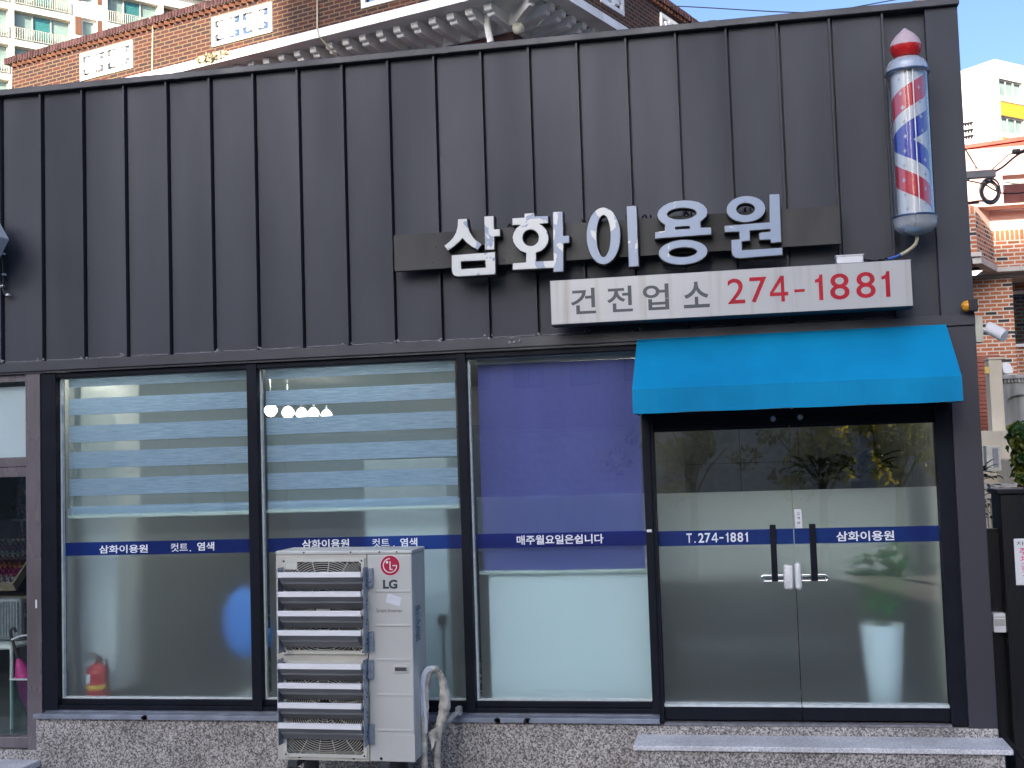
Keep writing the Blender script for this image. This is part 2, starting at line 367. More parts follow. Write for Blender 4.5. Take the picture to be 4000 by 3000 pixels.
b = MB(); b.rbox(-0.785,1.58,-0.36,-0.03,-1.727,-1.693,.006); b.put('doorstep_tread', M['granite2'], shop)
b = MB(); b.box(-0.77,1.53,-0.335,-0.031,-1.979,-1.728); b.put('doorstep_riser', M['granite'], shop)
b = MB()
b.rbox(-5.315,-0.628,-0.06,0.12,-1.62,-1.585,.004); b.box(-5.26,-0.63,0.02,0.12,-1.584,-1.562)
sill = b.put('window_sill', M['sill'], shop)
b = MB(); r = random.Random(9)
for x in (-4.415,-1.55,-1.76): 
    b = MB()
    for k in range(5): b.rbox(x+r.uniform(-.02,.01),x+r.uniform(.015,.03),-.0625,-.058,-1.622+.006*k,-1.60+.004*k,.001,1)
    b.put('chipped_paint', M['black'], sill)
# interior shell
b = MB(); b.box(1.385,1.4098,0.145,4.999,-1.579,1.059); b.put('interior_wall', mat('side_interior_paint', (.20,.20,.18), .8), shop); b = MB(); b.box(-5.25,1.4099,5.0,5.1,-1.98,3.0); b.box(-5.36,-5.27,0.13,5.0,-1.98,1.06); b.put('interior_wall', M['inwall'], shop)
b = MB(); b.box(-5.27,1.40,0.12,5.0,-1.62,-1.58); b.put('interior_floor', M['infloor'], shop)
b = MB(); b.box(-5.27,1.40,0.141,5.0,1.06,1.09); b.put('ceiling', M['inceil'], shop)

# windows: frame, gasket, pane, film, text band
def window(x0, x1, cols, xl):
    """x0..x1 daylight opening between posts; cols = posts (xa,xb) that belong to this window"""
    b = MB()
    for xa, xb in cols: b.rbox(xa,xb,-0.012,0.12,-1.56,0.984,.003)
    b.rbox(x0,x1,0.0,0.12,0.945,0.984,.003); b.rbox(x0,x1,0.0,0.12,-1.56,-1.53,.003); b.rbox(x0,x1,0.03,0.12,-1.529,-1.488,.003)
    f = b.put('window', M['frame'], shop)
    b = MB(); b.box(x0+.0005,x0+.014,0.05,0.085,-1.487,0.944); b.box(x0+.0142,x1-.0005,0.05,0.085,-1.487,-1.475); b.box(x0+.0142,x1-.0005,0.06,0.085,0.935,0.944)
    b.put('gasket', M['gasket'], f)
    b = MB(); b.face([(x0+.015,0.09,-1.474),(x1,0.09,-1.474),(x1,0.09,0.944),(x0+.015,0.09,0.944)]); b.put('pane', M['glass'], f, recalc=False)
    b = MB(); b.face([(x0+.03,0.096,-1.474),(x1,0.096,-1.474),(x1,0.096,-.055),(x0+.03,0.096,-.055)]); b.put('frosted_film', M['frost'], f, recalc=False)
    b = MB(); b.face([(xl,0.087,-.418),(x1,0.087,-.418),(x1,0.087,-.318),(xl,0.087,-.318)]); b.put('text_band', M['navy'], f, recalc=False)
    return f
w1 = window(-5.135, -3.585, [(-5.258,-5.1352),(-3.5848,-3.507)], -5.12)
w2 = window(-3.5068, -1.985, [(-1.9848,-1.918)], -3.48)
w3 = window(-1.9178, -0.676, [(-0.6758,-0.622)], -1.90)
B0 = dict(y=0.084, m=M['white'], depth=.001, bold=.019)
def line(f, body, x0, x1, z0, z1): return text_mesh('lettering', body, x0, x1, z0, z1, parent=f, **dict(B0, bold=.010 if '컷' in body else .019))
ONE = [[(.47,0),(1,0),(1,1),(.62,1),(.50,.87),(0,.80),(0,.69),(.47,.71)]]
FOUR = [[(.60,1),(.80,1),(.80,.37),(1,.37),(1,.23),(.80,.23),(.80,0),(.61,0),(.61,.23),(0,.23),(0,.37)],[(.61,.37),(.61,.76),(.20,.37)]]
line(w1, '삼화이용원', -4.840, -4.440, -.405, -.343)
for body, xa, xb, za, zb in (('컷트',-4.252,-4.116,-.402,-.338),('.',-4.101,-4.090,-.402,-.391),('염색',-4.040,-3.904,-.398,-.334)): line(w1, body, xa, xb, za, zb)
line(w2, '삼화이용원', -3.213, -2.850, -.396, -.332)
for body, xa, xb, za, zb in (('컷트',-2.673,-2.545,-.396,-.334),('.',-2.516,-2.506,-.396,-.386),('염색',-2.463,-2.335,-.396,-.334)): line(w2, body, xa, xb, za, zb)
line(w3, '매주월요일은쉽니다', -1.603, -.982, -.400, -.333)

# ------------------------------------------------------------------ entrance
b = MB()
b.box(-.6218,-.599,0.0,0.12,-1.62,.60); b.box(1.275,1.3778,0.0,0.12,-1.632,.60); b.box(-.599,1.275,0.01,0.12,.452,.62); b.rbox(-.599,1.275,0.05,0.14,.384,.4515,.003)
b.box(-.622,1.378,0.005,0.12,.621,.984); b.box(.167,.461,0.004,.0098,.456,.461); b.box(-.57,-.47,.004,.0098,.458,.462)
dframe = b.put('door_frame', M['frame'], shop)
b = MB(); b.box(-.599,1.2748,-.02,0.13,-1.634,-1.621); b.put('threshold', M['sealant'], shop)
for x, z, rr in ((.22,.431,.021),(.401,.436,.021)):
    b = MB(); b.lathe([(rr,-.0),(rr,.014),(rr*.8,.02),(.004,.021)], (x,.049,z), 16, 'Y', Matrix.Scale(-1,4,(0,1,0)) @ Matrix.Scale(-1,4,(0,1,0)))
    b.put('closer_knob', M['galv'], dframe, smooth=True)
def door(x0, x1):
    b = MB(); b.rbox(x0,x1,0.03,0.11,-1.607,-1.519,.003)
    f = b.put('door', M['frame'], shop)
    b = MB(); b.box(x0,x1,0.05,0.10,.366,.3835); b.put('top_rail', M['frame'], f)
    b = MB(); b.box(x0,x1,0.032,0.10,-1.5185,-1.5); b.put('gasket', M['gasket'], f)
    b = MB(); b.face([(x0,0.09,-1.4995),(x1,0.09,-1.4995),(x1,0.09,.3655),(x0,0.09,.3655)]); b.put('pane', M['glass'], f, recalc=False)
    b = MB(); b.face([(x0,0.096,-1.4995),(x1,0.096,-1.4995),(x1,0.096,-.062),(x0,0.096,-.062)]); b.put('frosted_film', M['frost'], f, recalc=False)
    b = MB(); b.face([(x0,0.087,-.428),(x1,0.087,-.428),(x1,0.087,-.324),(x0,0.087,-.324)]); b.put('text_band', M['navy'], f, recalc=False)
    return f
d1, d2 = door(-.597,.322), door(.328,1.273)
for ch, xa, xb in (('T',-.403,-.366),('.',-.350,-.340),('2',-.322,-.283),('7',-.277,-.238),('4',-.231,-.187),('-',-.178,-.150),('1',-.134,-.116),('8',-.103,-.064),('8',-.055,-.016),('1',-.003,.015)):
    za, zb = {'.':(-.408,-.397),'-':(-.382,-.372)}.get(ch, (-.408,-.342))
    if ch in '14': outline_mesh('lettering', [[(xa+(xb-xa)*p_, za+(zb-za)*q_) for p_, q_ in lp] for lp in (ONE if ch == '1' else FOUR)], .083, .084, M['white'], d1)
    else: line(d1, ch, xa, xb, za, zb)
if True: pass; line(d2, '삼화이용원', .605, .983, -.417, -.350)
for d, xa, xb in ((d1,.164,.204),(d2,.424,.467)):
    b = MB(); b.rbox(xa,xb,-.012,.012,-.672,-.290,.005); b.lathe([(.009,0),(.009,.085)], ((xa+xb)/2,.004,-.33), 10, 'Y', Matrix.Scale(-1,4,(0,1,0))); b.lathe([(.009,0),(.009,.085)], ((xa+xb)/2,.004,-.62), 10, 'Y', Matrix.Scale(-1,4,(0,1,0)))
    b.put('handle', M['frame'], d)
for d, xa, xb, z0, z1, rr in ((d1,.243,.306,-.733,-.566,.02),(d2,.318,.362,-.735,-.553,.02)):
    b = MB(); b.rbox(xa,xb,.03,.083,z0,z1,rr,4)
    if d is d1: b.lathe([(.010,0),(.010,.006),(.004,.008)], ((xa+xb)/2,.029,-.672), 14, 'Y', Matrix.Scale(1,4)); b.rbox(xa+.006,xb-.006,.026,.031,-.70,-.6,.004)
    b.put('lock', M['whiteplastic'], d, smooth=True)
for d, xa, xb in ((d1,.113,.242),(d2,.363,.516)):
    b = MB()
    for z in (-.637,-.676): b.tube([(xa,.06,z),(xb,.06,z)], .0055, 8)
    xe = xa if d is d1 else xb; sg = -1 if d is d1 else 1
    b.tube([(xe+sg*.02*math.sin(a), .06, -.6565+.0195*math.cos(a)) for a in [math.pi*k/8 for k in range(9)]], .0055, 8); b.box(xa,xb,.055,.065,-.664,-.650)
    b.put('latch', M['chrome'], d, smooth=True)
b = MB(); b.rbox(.336,.384,.075,.086,-.322,-.195,.003); st = b.put('notice_plate', M['whiteplastic'], d2)
text_mesh('lettering', '고', .350, .370, -.232, -.214, .0745, M['trim'], st, depth=.0008); text_mesh('lettering', '객', .350, .370, -.262, -.244, .0745, M['trim'], st, depth=.0008); text_mesh('lettering', '님', .350, .370, -.292, -.274, .0745, M['trim'], st, depth=.0008)
b = MB()
for z in (-.31,): b.rbox(-.668,-.632,-.03,-.012,z-.012,z+.006,.003)
b.put('post_clip', M['whiteplastic'], shop)

# ------------------------------------------------------------------ shop sign: bar and five channel letters
SG = {"sam_s":[[-1.888,1.905],[-1.825,1.904],[-1.822,1.852],[-1.81,1.81],[-1.786,1.77],[-1.756,1.741],[-1.725,1.718],[-1.754,1.682],[-1.796,1.707],[-1.834,1.739],[-1.861,1.773],[-1.89,1.743],[-1.926,1.715],[-1.968,1.69],[-1.992,1.723],[-1.955,1.749],[-1.926,1.777],[-1.904,1.812],[-1.892,1.856]],"sam_a":[[-1.699,1.911],[-1.635,1.91],[-1.635,1.815],[-1.593,1.815],[-1.593,1.768],[-1.635,1.768],[-1.637,1.676],[-1.7,1.677]],"sam_m":[[-1.941,1.652],[-1.632,1.655],[-1.634,1.502],[-1.902,1.502],[-1.923,1.508],[-1.937,1.522],[-1.943,1.544]],"sam_mh":[[-1.879,1.606],[-1.7,1.605],[-1.699,1.55],[-1.877,1.549]],"hwa":[[-1.413,1.911],[-1.347,1.912],[-1.345,1.887],[-1.25,1.884],[-1.25,1.836],[-1.315,1.835],[-1.289,1.815],[-1.266,1.789],[-1.255,1.756],[-1.252,1.725],[-1.259,1.696],[-1.277,1.667],[-1.303,1.646],[-1.343,1.634],[-1.344,1.571],[-1.219,1.569],[-1.214,1.909],[-1.148,1.907],[-1.15,1.737],[-1.107,1.736],[-1.109,1.689],[-1.15,1.688],[-1.157,1.492],[-1.22,1.492],[-1.221,1.522],[-1.508,1.525],[-1.507,1.569],[-1.413,1.569],[-1.409,1.636],[-1.451,1.655],[-1.48,1.687],[-1.498,1.72],[-1.502,1.754],[-1.493,1.783],[-1.473,1.813],[-1.438,1.836],[-1.5,1.839],[-1.499,1.884],[-1.414,1.884]],"hwa_hole":[[-1.317,1.736],[-1.32,1.718],[-1.329,1.702],[-1.343,1.69],[-1.359,1.682],[-1.378,1.681],[-1.396,1.685],[-1.412,1.694],[-1.425,1.708],[-1.433,1.726],[-1.435,1.744],[-1.432,1.763],[-1.423,1.779],[-1.409,1.791],[-1.392,1.798],[-1.374,1.8],[-1.356,1.796],[-1.339,1.786],[-1.327,1.772],[-1.319,1.755]],"i_o":[[-0.755,1.713],[-0.758,1.675],[-0.766,1.638],[-0.778,1.605],[-0.793,1.577],[-0.811,1.553],[-0.832,1.537],[-0.854,1.527],[-0.876,1.524],[-0.899,1.53],[-0.92,1.542],[-0.939,1.561],[-0.956,1.587],[-0.969,1.617],[-0.978,1.652],[-0.984,1.689],[-0.984,1.728],[-0.981,1.766],[-0.973,1.802],[-0.961,1.836],[-0.946,1.864],[-0.927,1.888],[-0.907,1.904],[-0.885,1.914],[-0.862,1.916],[-0.84,1.911],[-0.819,1.898],[-0.799,1.879],[-0.783,1.853],[-0.77,1.822],[-0.76,1.788],[-0.755,1.751]],"i_oh":[[-0.819,1.716],[-0.821,1.687],[-0.825,1.66],[-0.83,1.635],[-0.837,1.613],[-0.846,1.595],[-0.855,1.582],[-0.864,1.574],[-0.874,1.572],[-0.884,1.576],[-0.893,1.585],[-0.901,1.599],[-0.908,1.618],[-0.913,1.64],[-0.917,1.666],[-0.919,1.694],[-0.919,1.722],[-0.917,1.751],[-0.913,1.779],[-0.907,1.804],[-0.9,1.826],[-0.892,1.843],[-0.883,1.856],[-0.873,1.864],[-0.863,1.866],[-0.854,1.863],[-0.845,1.854],[-0.837,1.84],[-0.83,1.821],[-0.824,1.798],[-0.821,1.772],[-0.819,1.745]],"i_i":[[-0.702,1.913],[-0.637,1.912],[-0.637,1.497],[-0.701,1.497]],"yong_top":[[-0.496,1.84],[-0.484,1.871],[-0.456,1.896],[-0.416,1.915],[-0.367,1.925],[-0.315,1.926],[-0.263,1.921],[-0.216,1.908],[-0.182,1.885],[-0.162,1.857],[-0.16,1.83],[-0.172,1.805],[-0.19,1.788],[-0.21,1.772],[-0.21,1.731],[-0.141,1.728],[-0.14,1.683],[-0.517,1.679],[-0.515,1.721],[-0.448,1.726],[-0.446,1.77],[-0.474,1.79],[-0.491,1.816]],"yong_h1":[[-0.23,1.836],[-0.232,1.828],[-0.237,1.821],[-0.247,1.814],[-0.259,1.807],[-0.274,1.802],[-0.291,1.799],[-0.31,1.797],[-0.33,1.796],[-0.35,1.797],[-0.369,1.799],[-0.386,1.803],[-0.402,1.809],[-0.415,1.815],[-0.424,1.822],[-0.43,1.83],[-0.432,1.838],[-0.43,1.846],[-0.425,1.853],[-0.415,1.86],[-0.403,1.867],[-0.388,1.871],[-0.37,1.875],[-0.351,1.877],[-0.332,1.878],[-0.312,1.877],[-0.293,1.874],[-0.275,1.87],[-0.26,1.865],[-0.247,1.859],[-0.238,1.852],[-0.232,1.844]],"yong_h2":[[-0.381,1.75],[-0.279,1.75],[-0.279,1.729],[-0.38,1.729]],"yong_b":[[-0.17,1.572],[-0.173,1.556],[-0.182,1.54],[-0.197,1.526],[-0.217,1.513],[-0.241,1.503],[-0.269,1.495],[-0.3,1.491],[-0.331,1.489],[-0.363,1.491],[-0.394,1.496],[-0.422,1.503],[-0.447,1.514],[-0.468,1.526],[-0.483,1.541],[-0.493,1.556],[-0.496,1.573],[-0.494,1.589],[-0.485,1.605],[-0.47,1.619],[-0.45,1.632],[-0.425,1.642],[-0.397,1.65],[-0.366,1.654],[-0.334,1.656],[-0.303,1.654],[-0.272,1.649],[-0.244,1.641],[-0.219,1.631],[-0.198,1.618],[-0.183,1.604],[-0.174,1.588]],"yong_bh":[[-0.237,1.571],[-0.239,1.564],[-0.245,1.558],[-0.253,1.552],[-0.265,1.547],[-0.28,1.543],[-0.296,1.54],[-0.315,1.538],[-0.333,1.538],[-0.352,1.539],[-0.37,1.541],[-0.387,1.544],[-0.402,1.549],[-0.414,1.554],[-0.423,1.56],[-0.428,1.567],[-0.43,1.574],[-0.429,1.58],[-0.423,1.587],[-0.414,1.593],[-0.402,1.598],[-0.388,1.602],[-0.371,1.605],[-0.353,1.607],[-0.334,1.607],[-0.315,1.606],[-0.297,1.604],[-0.28,1.6],[-0.266,1.596],[-0.254,1.591],[-0.245,1.584],[-0.239,1.578]],"won_o":[[0.225,1.837],[0.223,1.82],[0.216,1.804],[0.204,1.788],[0.189,1.775],[0.17,1.764],[0.148,1.756],[0.124,1.752],[0.099,1.75],[0.074,1.752],[0.05,1.757],[0.028,1.765],[0.008,1.777],[-0.008,1.79],[-0.02,1.805],[-0.028,1.822],[-0.03,1.839],[-0.028,1.856],[-0.021,1.873],[-0.009,1.888],[0.006,1.901],[0.026,1.912],[0.048,1.92],[0.071,1.925],[0.096,1.926],[0.121,1.924],[0.145,1.919],[0.167,1.911],[0.187,1.9],[0.203,1.886],[0.215,1.871],[0.222,1.854]],"won_oh":[[0.158,1.837],[0.157,1.829],[0.153,1.821],[0.147,1.814],[0.14,1.807],[0.13,1.802],[0.119,1.798],[0.108,1.796],[0.095,1.796],[0.083,1.797],[0.072,1.799],[0.061,1.803],[0.051,1.809],[0.043,1.816],[0.037,1.823],[0.034,1.831],[0.033,1.84],[0.034,1.848],[0.037,1.856],[0.043,1.863],[0.051,1.869],[0.06,1.875],[0.071,1.878],[0.083,1.881],[0.095,1.881],[0.107,1.88],[0.119,1.877],[0.13,1.873],[0.139,1.868],[0.147,1.861],[0.153,1.854],[0.157,1.846]],"won_b":[[0.257,1.925],[0.321,1.924],[0.318,1.602],[0.255,1.599],[0.251,1.623],[0.178,1.625],[0.178,1.666],[0.188,1.671],[0.252,1.673],[0.253,1.693],[0.114,1.692],[0.114,1.624],[0.058,1.622],[0.058,1.56],[0.322,1.56],[0.322,1.514],[0.044,1.508],[0.013,1.515],[-0.003,1.531],[-0.008,1.558],[-0.007,1.634],[0.048,1.635],[0.048,1.69],[-0.048,1.692],[-0.049,1.733],[0.25,1.737]]}

bar = thing('shop_sign', 'five raised Korean letters on a dark mounting bar above the windows', 'sign', (-.83,-.1,1.57))
b = MB(); b.box(-2.385,.712,-.15,-.09,1.58,1.838); b.box(-2.30,-2.22,-.09,-.001,1.62,1.80); b.box(.55,.63,-.09,-.001,1.62,1.80); b.box(-.9,-.82,-.09,-.001,1.62,1.80)
for x, z in ((-2.1,1.63),(-2.08,1.74),(-1.57,1.66),(-1.585,1.61),(-.65,1.83)): b.lathe([(.008,0),(.006,.004)], (x,-.15,z), 8, 'Y', Matrix.Scale(-1,4,(0,1,0)) @ Matrix.Scale(-1,4,(0,1,0)))
b.put('mounting_bar', mat('weathered_dark_bar', (0.038,0.039,0.038), 0.55, 0, .32, 2.2, (1,1,.35)), bar)
b = MB(); r = random.Random(3)
for x in (-1.55,-1.03,-.72,-.60,-.32,.08): b.tube([(x+.05*k/6+r.uniform(-.01,.01), -.11-.03*math.sin(k), 1.842+.018*math.sin(k*1.3)+.01) for k in range(7)], .006, 6)
b.put('wire_stub', M['black'], bar, smooth=True)
m, t, out = newmat('letter_face'); L = t.links.new                # blue-grey faces with remains of a white protective foil
v = coords(t); n = nd(t, 'TexNoise'); n.inputs['Scale'].default_value = 4.2; n.inputs['Detail'].default_value = 3; n.inputs['Distortion'].default_value = 1.6; L(v, n.inputs['Vector'])
sx = nd(t, 'SeparateXYZ'); L(v, sx.inputs[0]); mr = nd(t, 'MapRange'); mr.inputs[1].default_value = -.75; mr.inputs[2].default_value = .75; mr.inputs[3].default_value = .14; mr.inputs[4].default_value = -.14; L(sx.outputs[0], mr.inputs[0])
ad = nd(t, 'Math', operation='ADD'); L(n.outputs[0], ad.inputs[0]); L(mr.outputs[0], ad.inputs[1]); cr = nd(t, 'ValToRGB'); e = cr.color_ramp.elements; e[0].position = .55; e[0].color = (.26,.33,.44,1); e[1].position = .56; e[1].color = (.60,.62,.60,1)
L(ad.outputs[0], cr.inputs[0]); p = nd(t, 'BsdfPrincipled', Roughness=.28); L(cr.outputs[0], p.inputs['Base Color']); L(p.outputs[0], out.inputs[0]); M['letter'] = m
def letter(loops, islands):
    """each island: [outer, holes...]; dark return behind a thin face"""
    o = None
    for isl in islands:
        lp = [SG[k] for k in isl]
        if o is None: o = outline_mesh('letter', lp, -.24, -.2335, M['letter'], bar)
        else:
            q = outline_mesh('letter_face', lp, -.24, -.2335, M['letter'], o)
        outline_mesh('letter_return', [grow(l, .005 if i == 0 else -.005) for i, l in enumerate(lp)], -.2334, -.1505, M['black'], o)
def grow(lp, d):
    n = len(lp); ar = sum(lp[i][0]*lp[(i+1)%n][1]-lp[(i+1)%n][0]*lp[i][1] for i in range(n)); sg = 1 if ar > 0 else -1; res = []
    for i in range(n):
        a, p, c = Vector(lp[i-1]), Vector(lp[i]), Vector(lp[(i+1)%n])
        e1, e2 = (p-a).normalized(), (c-p).normalized(); n1, n2 = Vector((e1.y,-e1.x)), Vector((e2.y,-e2.x)); bi = n1+n2
        if bi.length < 1e-4: bi = n1
        bi = bi.normalized(); k = 1/max(.5, bi.dot(n1)); res.append(tuple(p + bi*(d*sg*k)))
    return res
letter(SG, [['sam_s'],['sam_a'],['sam_m','sam_mh']]); letter(SG, [['hwa','hwa_hole']]); letter(SG, [['i_o','i_oh'],['i_i']]); letter(SG, [['yong_top','yong_h1','yong_h2'],['yong_b','yong_bh']]); letter(SG, [['won_o','won_oh'],['won_b']])

# ------------------------------------------------------------------ light box with the telephone number
lb = thing('lightbox_sign', 'long white light box sign with grey Korean words and a red phone number', 'sign', (-.055,-.15,1.12))
b = MB(); b.rbox(-1.25,1.14,-.274,-.11,1.115,1.428,.006); b.box(-1.0,-.9,-.11,-.001,1.2,1.25); b.box(.8,.9,-.11,-.001,1.2,1.25)
b.put('box_frame', M['trim'], lb)
m, t, out = newmat('sign_face'); L = t.links.new; v = coords(t, (9,1,.5)); n = nd(t, 'TexNoise'); n.inputs['Scale'].default_value = 1.6; n.inputs['Detail'].default_value = 5; L(v, n.inputs['Vector'])
cr = nd(t, 'ValToRGB'); e = cr.color_ramp.elements; e[0].position = .18; e[0].color = (.33,.30,.25,1); e[1].position = .45; e[1].color = (.45,.455,.45,1); L(n.outputs[0], cr.inputs[0]); p = nd(t, 'BsdfPrincipled', Roughness=.25); L(cr.outputs[0], p.inputs['Base Color']); L(p.outputs[0], out.inputs[0])
b = MB(); b.rbox(-1.243,1.133,-.281,-.2745,1.121,1.424,.002,1); b.put('sign_face', m, lb)
gl = mat('grey_lettering', (.06,.07,.078), .5, 0, .04, 9); rl = mat('red_lettering', (.42,.006,.022), .45, 0, .1, 9, spec=.25)
for ch, xa, xb in (('건',-1.104,-.934),('전',-.855,-.683),('업',-.612,-.438),('소',-.340,-.168)): text_mesh('lettering', ch, xa, xb, 1.184, 1.360, -.2815, gl, lb, bold=.016, depth=.0012)
for ch, xa, xb, za, zb in (('2',-.048,.066,1.197,1.366),('7',.098,.211,1.197,1.367),('4',.228,.347,1.194,1.366),('-',.387,.454,1.252,1.270),('1',.522,.571,1.190,1.360),('8',.616,.740,1.187,1.360),('8',.782,.905,1.188,1.360),('1',.944,.996,1.188,1.356)):
    if ch in '14': outline_mesh('lettering', [[(xa+(xb-xa)*p_, za+(zb-za)*q_) for p_, q_ in lp] for lp in (ONE if ch == '1' else FOUR)], -.2827, -.2815, rl, lb)
    else: text_mesh('lettering', ch, xa, xb, za, zb, -.2815, rl, lb, bold=.006, depth=.0012)
ps = thing('power_supply', 'small white power supply lying on top of the light box sign', 'adapter', (.755,-.2,1.43))
b = MB(); b.rbox(.67,.842,-.245,-.16,1.4285,1.478,.006); b.rbox(.664,.848,-.25,-.155,1.478,1.486,.003); b.put('case', M['whiteplastic'], ps)
b = MB(); b.tube([(.848,-.2,1.455),(.88,-.22,1.445),(.91,-.19,1.44),(.94,-.215,1.442),(.97,-.2,1.436)], .006, 6); b.put('lead', M['black'], ps, smooth=True)

# ------------------------------------------------------------------ barber pole
bp_ = thing('barber_pole', 'tall barber pole with red and blue stripes and a pointed red finial', 'barber pole', (1.178,-.25,1.58))
PX, PY = 1.178, -.25
steel = mat('pole_steel', (.62,.66,.70), .28, .55, .1, 6)
c_ = (PX, PY, 0)
b = MB(); b.lathe([(.03,2.765),(.07,2.772),(.092,2.80),(.101,2.835),(.101,2.842)], c_, 32); b.put('finial', mat('red_plastic', (.50,.018,.02), .3, 0, .06, 8), bp_, smooth=True)
b = MB(); b.lathe([(.103,2.8425),(.101,2.85),(.088,2.885),(.062,2.92),(.032,2.945),(.008,2.968),(.002,2.97)], c_, 32); b.put('finial_cap', mat('pale_pink_plastic', (.52,.40,.43), .3, 0, .08, 7), bp_, smooth=True)
b = MB(); b.lathe([(.137,2.655),(.141,2.66),(.141,2.675),(.137,2.68),(.133,2.70),(.120,2.735),(.09,2.76),(.05,2.772),(.03,2.775)], c_, 40); b.put('top_cap', steel, bp_, smooth=True)
b = MB(); b.lathe([(.138,1.712),(.142,1.709),(.142,1.694),(.138,1.689),(.136,1.66),(.128,1.635),(.100,1.605),(.06,1.592),(.02,1.585)], c_, 40); b.put('bottom_cap', steel, bp_, smooth=True)
nb = mat('navy_ring', (.03,.06,.13), .3, .3, .1, 6)
for za, rr in ((2.658,.1425),(1.697,.1435)): b = MB(); b.lathe([(rr,za),(rr+.0015,za+.006),(rr,za+.014)], c_, 40); b.put('ring', nb, bp_, smooth=True)
m, t, out = newmat('pole_stripes'); L = t.links.new                # drum with helical stripes that turn back half way
tc = nd(t, 'TexCoord'); sx = nd(t, 'SeparateXYZ'); L(tc.outputs['Object'], sx.inputs[0])
at = nd(t, 'Math', operation='ARCTAN2'); L(sx.outputs[0], at.inputs[0]); ng = nd(t, 'Math', operation='MULTIPLY'); L(sx.outputs[1], ng.inputs[0]); ng.inputs[1].default_value = -1; L(ng.outputs[0], at.inputs[1])
fz = nd(t, 'Math', operation='SUBTRACT'); L(sx.outputs[2], fz.inputs[0]); fz.inputs[1].default_value = .615; ab = nd(t, 'Math', operation='ABSOLUTE'); L(fz.outputs[0], ab.inputs[0])
hl = nd(t, 'Math', operation='MULTIPLY_ADD'); L(at.outputs[0], hl.inputs[0]); hl.inputs[1].default_value = -.06; L(ab.outputs[0], hl.inputs[2])
def between(lo, hi):
    a = nd(t, 'Math', operation='GREATER_THAN'); L(hl.outputs[0], a.inputs[0]); a.inputs[1].default_value = lo
    c = nd(t, 'Math', operation='LESS_THAN'); L(hl.outputs[0], c.inputs[0]); c.inputs[1].default_value = hi
    q = nd(t, 'Math', operation='MULTIPLY'); L(a.outputs[0], q.inputs[0]); L(c.outputs[0], q.inputs[1]); return q.outputs[0]
mx = nd(t, 'Mix', data_type='RGBA'); L(between(0.0,.135), mx.inputs[0]); mx.inputs[6].default_value = (.50,.55,.58,1); mx.inputs[7].default_value = (.012,.032,.33,1)
mx2 = nd(t, 'Mix', data_type='RGBA'); L(between(.225,.375), mx2.inputs[0]); L(mx.outputs[2], mx2.inputs[6]); mx2.inputs[7].default_value = (.46,.018,.035,1)
p = nd(t, 'BsdfPrincipled', Roughness=.3); L(mx2.outputs[2], p.inputs['Base Color']); L(p.outputs[0], out.inputs[0])
b = MB(); b.lathe([(.107,1.715),(.107,2.652)], c_, 64); drum = b.put('striped_drum', m, bp_, smooth=True)
b = MB()
for z in [1.745+.0955*k for k in range(10)]:
    for a in ((-.55+.12*math.sin(z*9)), .62+.1*math.sin(z*7)):
        zz = z + (.03 if a > 0 else 0); P = lambda da, dz: (PX+.1085*math.sin(a+da), PY-.1085*math.cos(a+da), zz+dz)
        s_ = .20 if int(z*100) % 2 else .15
        b.face([P(0,.019),P(s_*.3,.006),P(s_*.75,0),P(s_*.3,-.006),P(0,-.019),P(-s_*.3,-.006),P(-s_*.75,0),P(-s_*.3,.006)])
b.put('sparkle', mat('silver_foil', (.36,.38,.41), .35, .4, .1, 9), drum, recalc=False)
m, t, out = newmat('clear_tube'); L = t.links.new; tr = nd(t, 'BsdfTransparent'); g = nd(t, 'BsdfGlossy', Roughness=.08); lw = nd(t, 'LayerWeight', Blend=.28); mx = nd(t, 'MixShader'); L(lw.outputs[1], mx.inputs[0]); L(tr.outputs[0], mx.inputs[1]); L(g.outputs[0], mx.inputs[2]); L(mx.outputs[0], out.inputs[0])
b = MB(); b.lathe([(.1285,1.71),(.1285,2.656)], c_, 48); b.put('clear_tube', m, bp_, smooth=True)
b = MB(); b.tube([(PX+.129*math.sin(.12),PY-.129*math.cos(.12),z) for z in (1.715,2.65)], .004, 6); b.put('tube_seam', M['whiteplastic'], bp_)
b = MB(); b.box(PX-.03,PX+.03,PY+.09,-.001,2.69,2.73); b.box(PX-.03,PX+.03,PY+.09,-.001,1.63,1.67); b.put('wall_bracket', M['trim'], bp_)
b = MB(); b.tube([(1.18,-.25,1.59),(1.185,-.25,1.56),(1.175,-.25,1.53),(1.15,-.245,1.505),(1.11,-.24,1.48),(1.08,-.235,1.468)], .012, 8); b.put('cable', mat('cream_cable', (.42,.38,.26), .5, 0, .1, 20), bp_, smooth=True)
b = MB(); b.tube([(1.082,-.235,1.469),(1.05,-.23,1.455),(1.0,-.22,1.445)], .010, 8); b.put('cable_end', mat('blue_tape', (.02,.10,.45), .4), bp_, smooth=True)
b = MB(); b.tube([(1.0,-.22,1.446),(.99,-.19,1.458),(.975,-.22,1.44),(.95,-.2,1.45),(.93,-.22,1.438),(.90,-.2,1.446),(.87,-.2,1.437)], .006, 6); b.put('wire', M['black'], bp_, smooth=True)

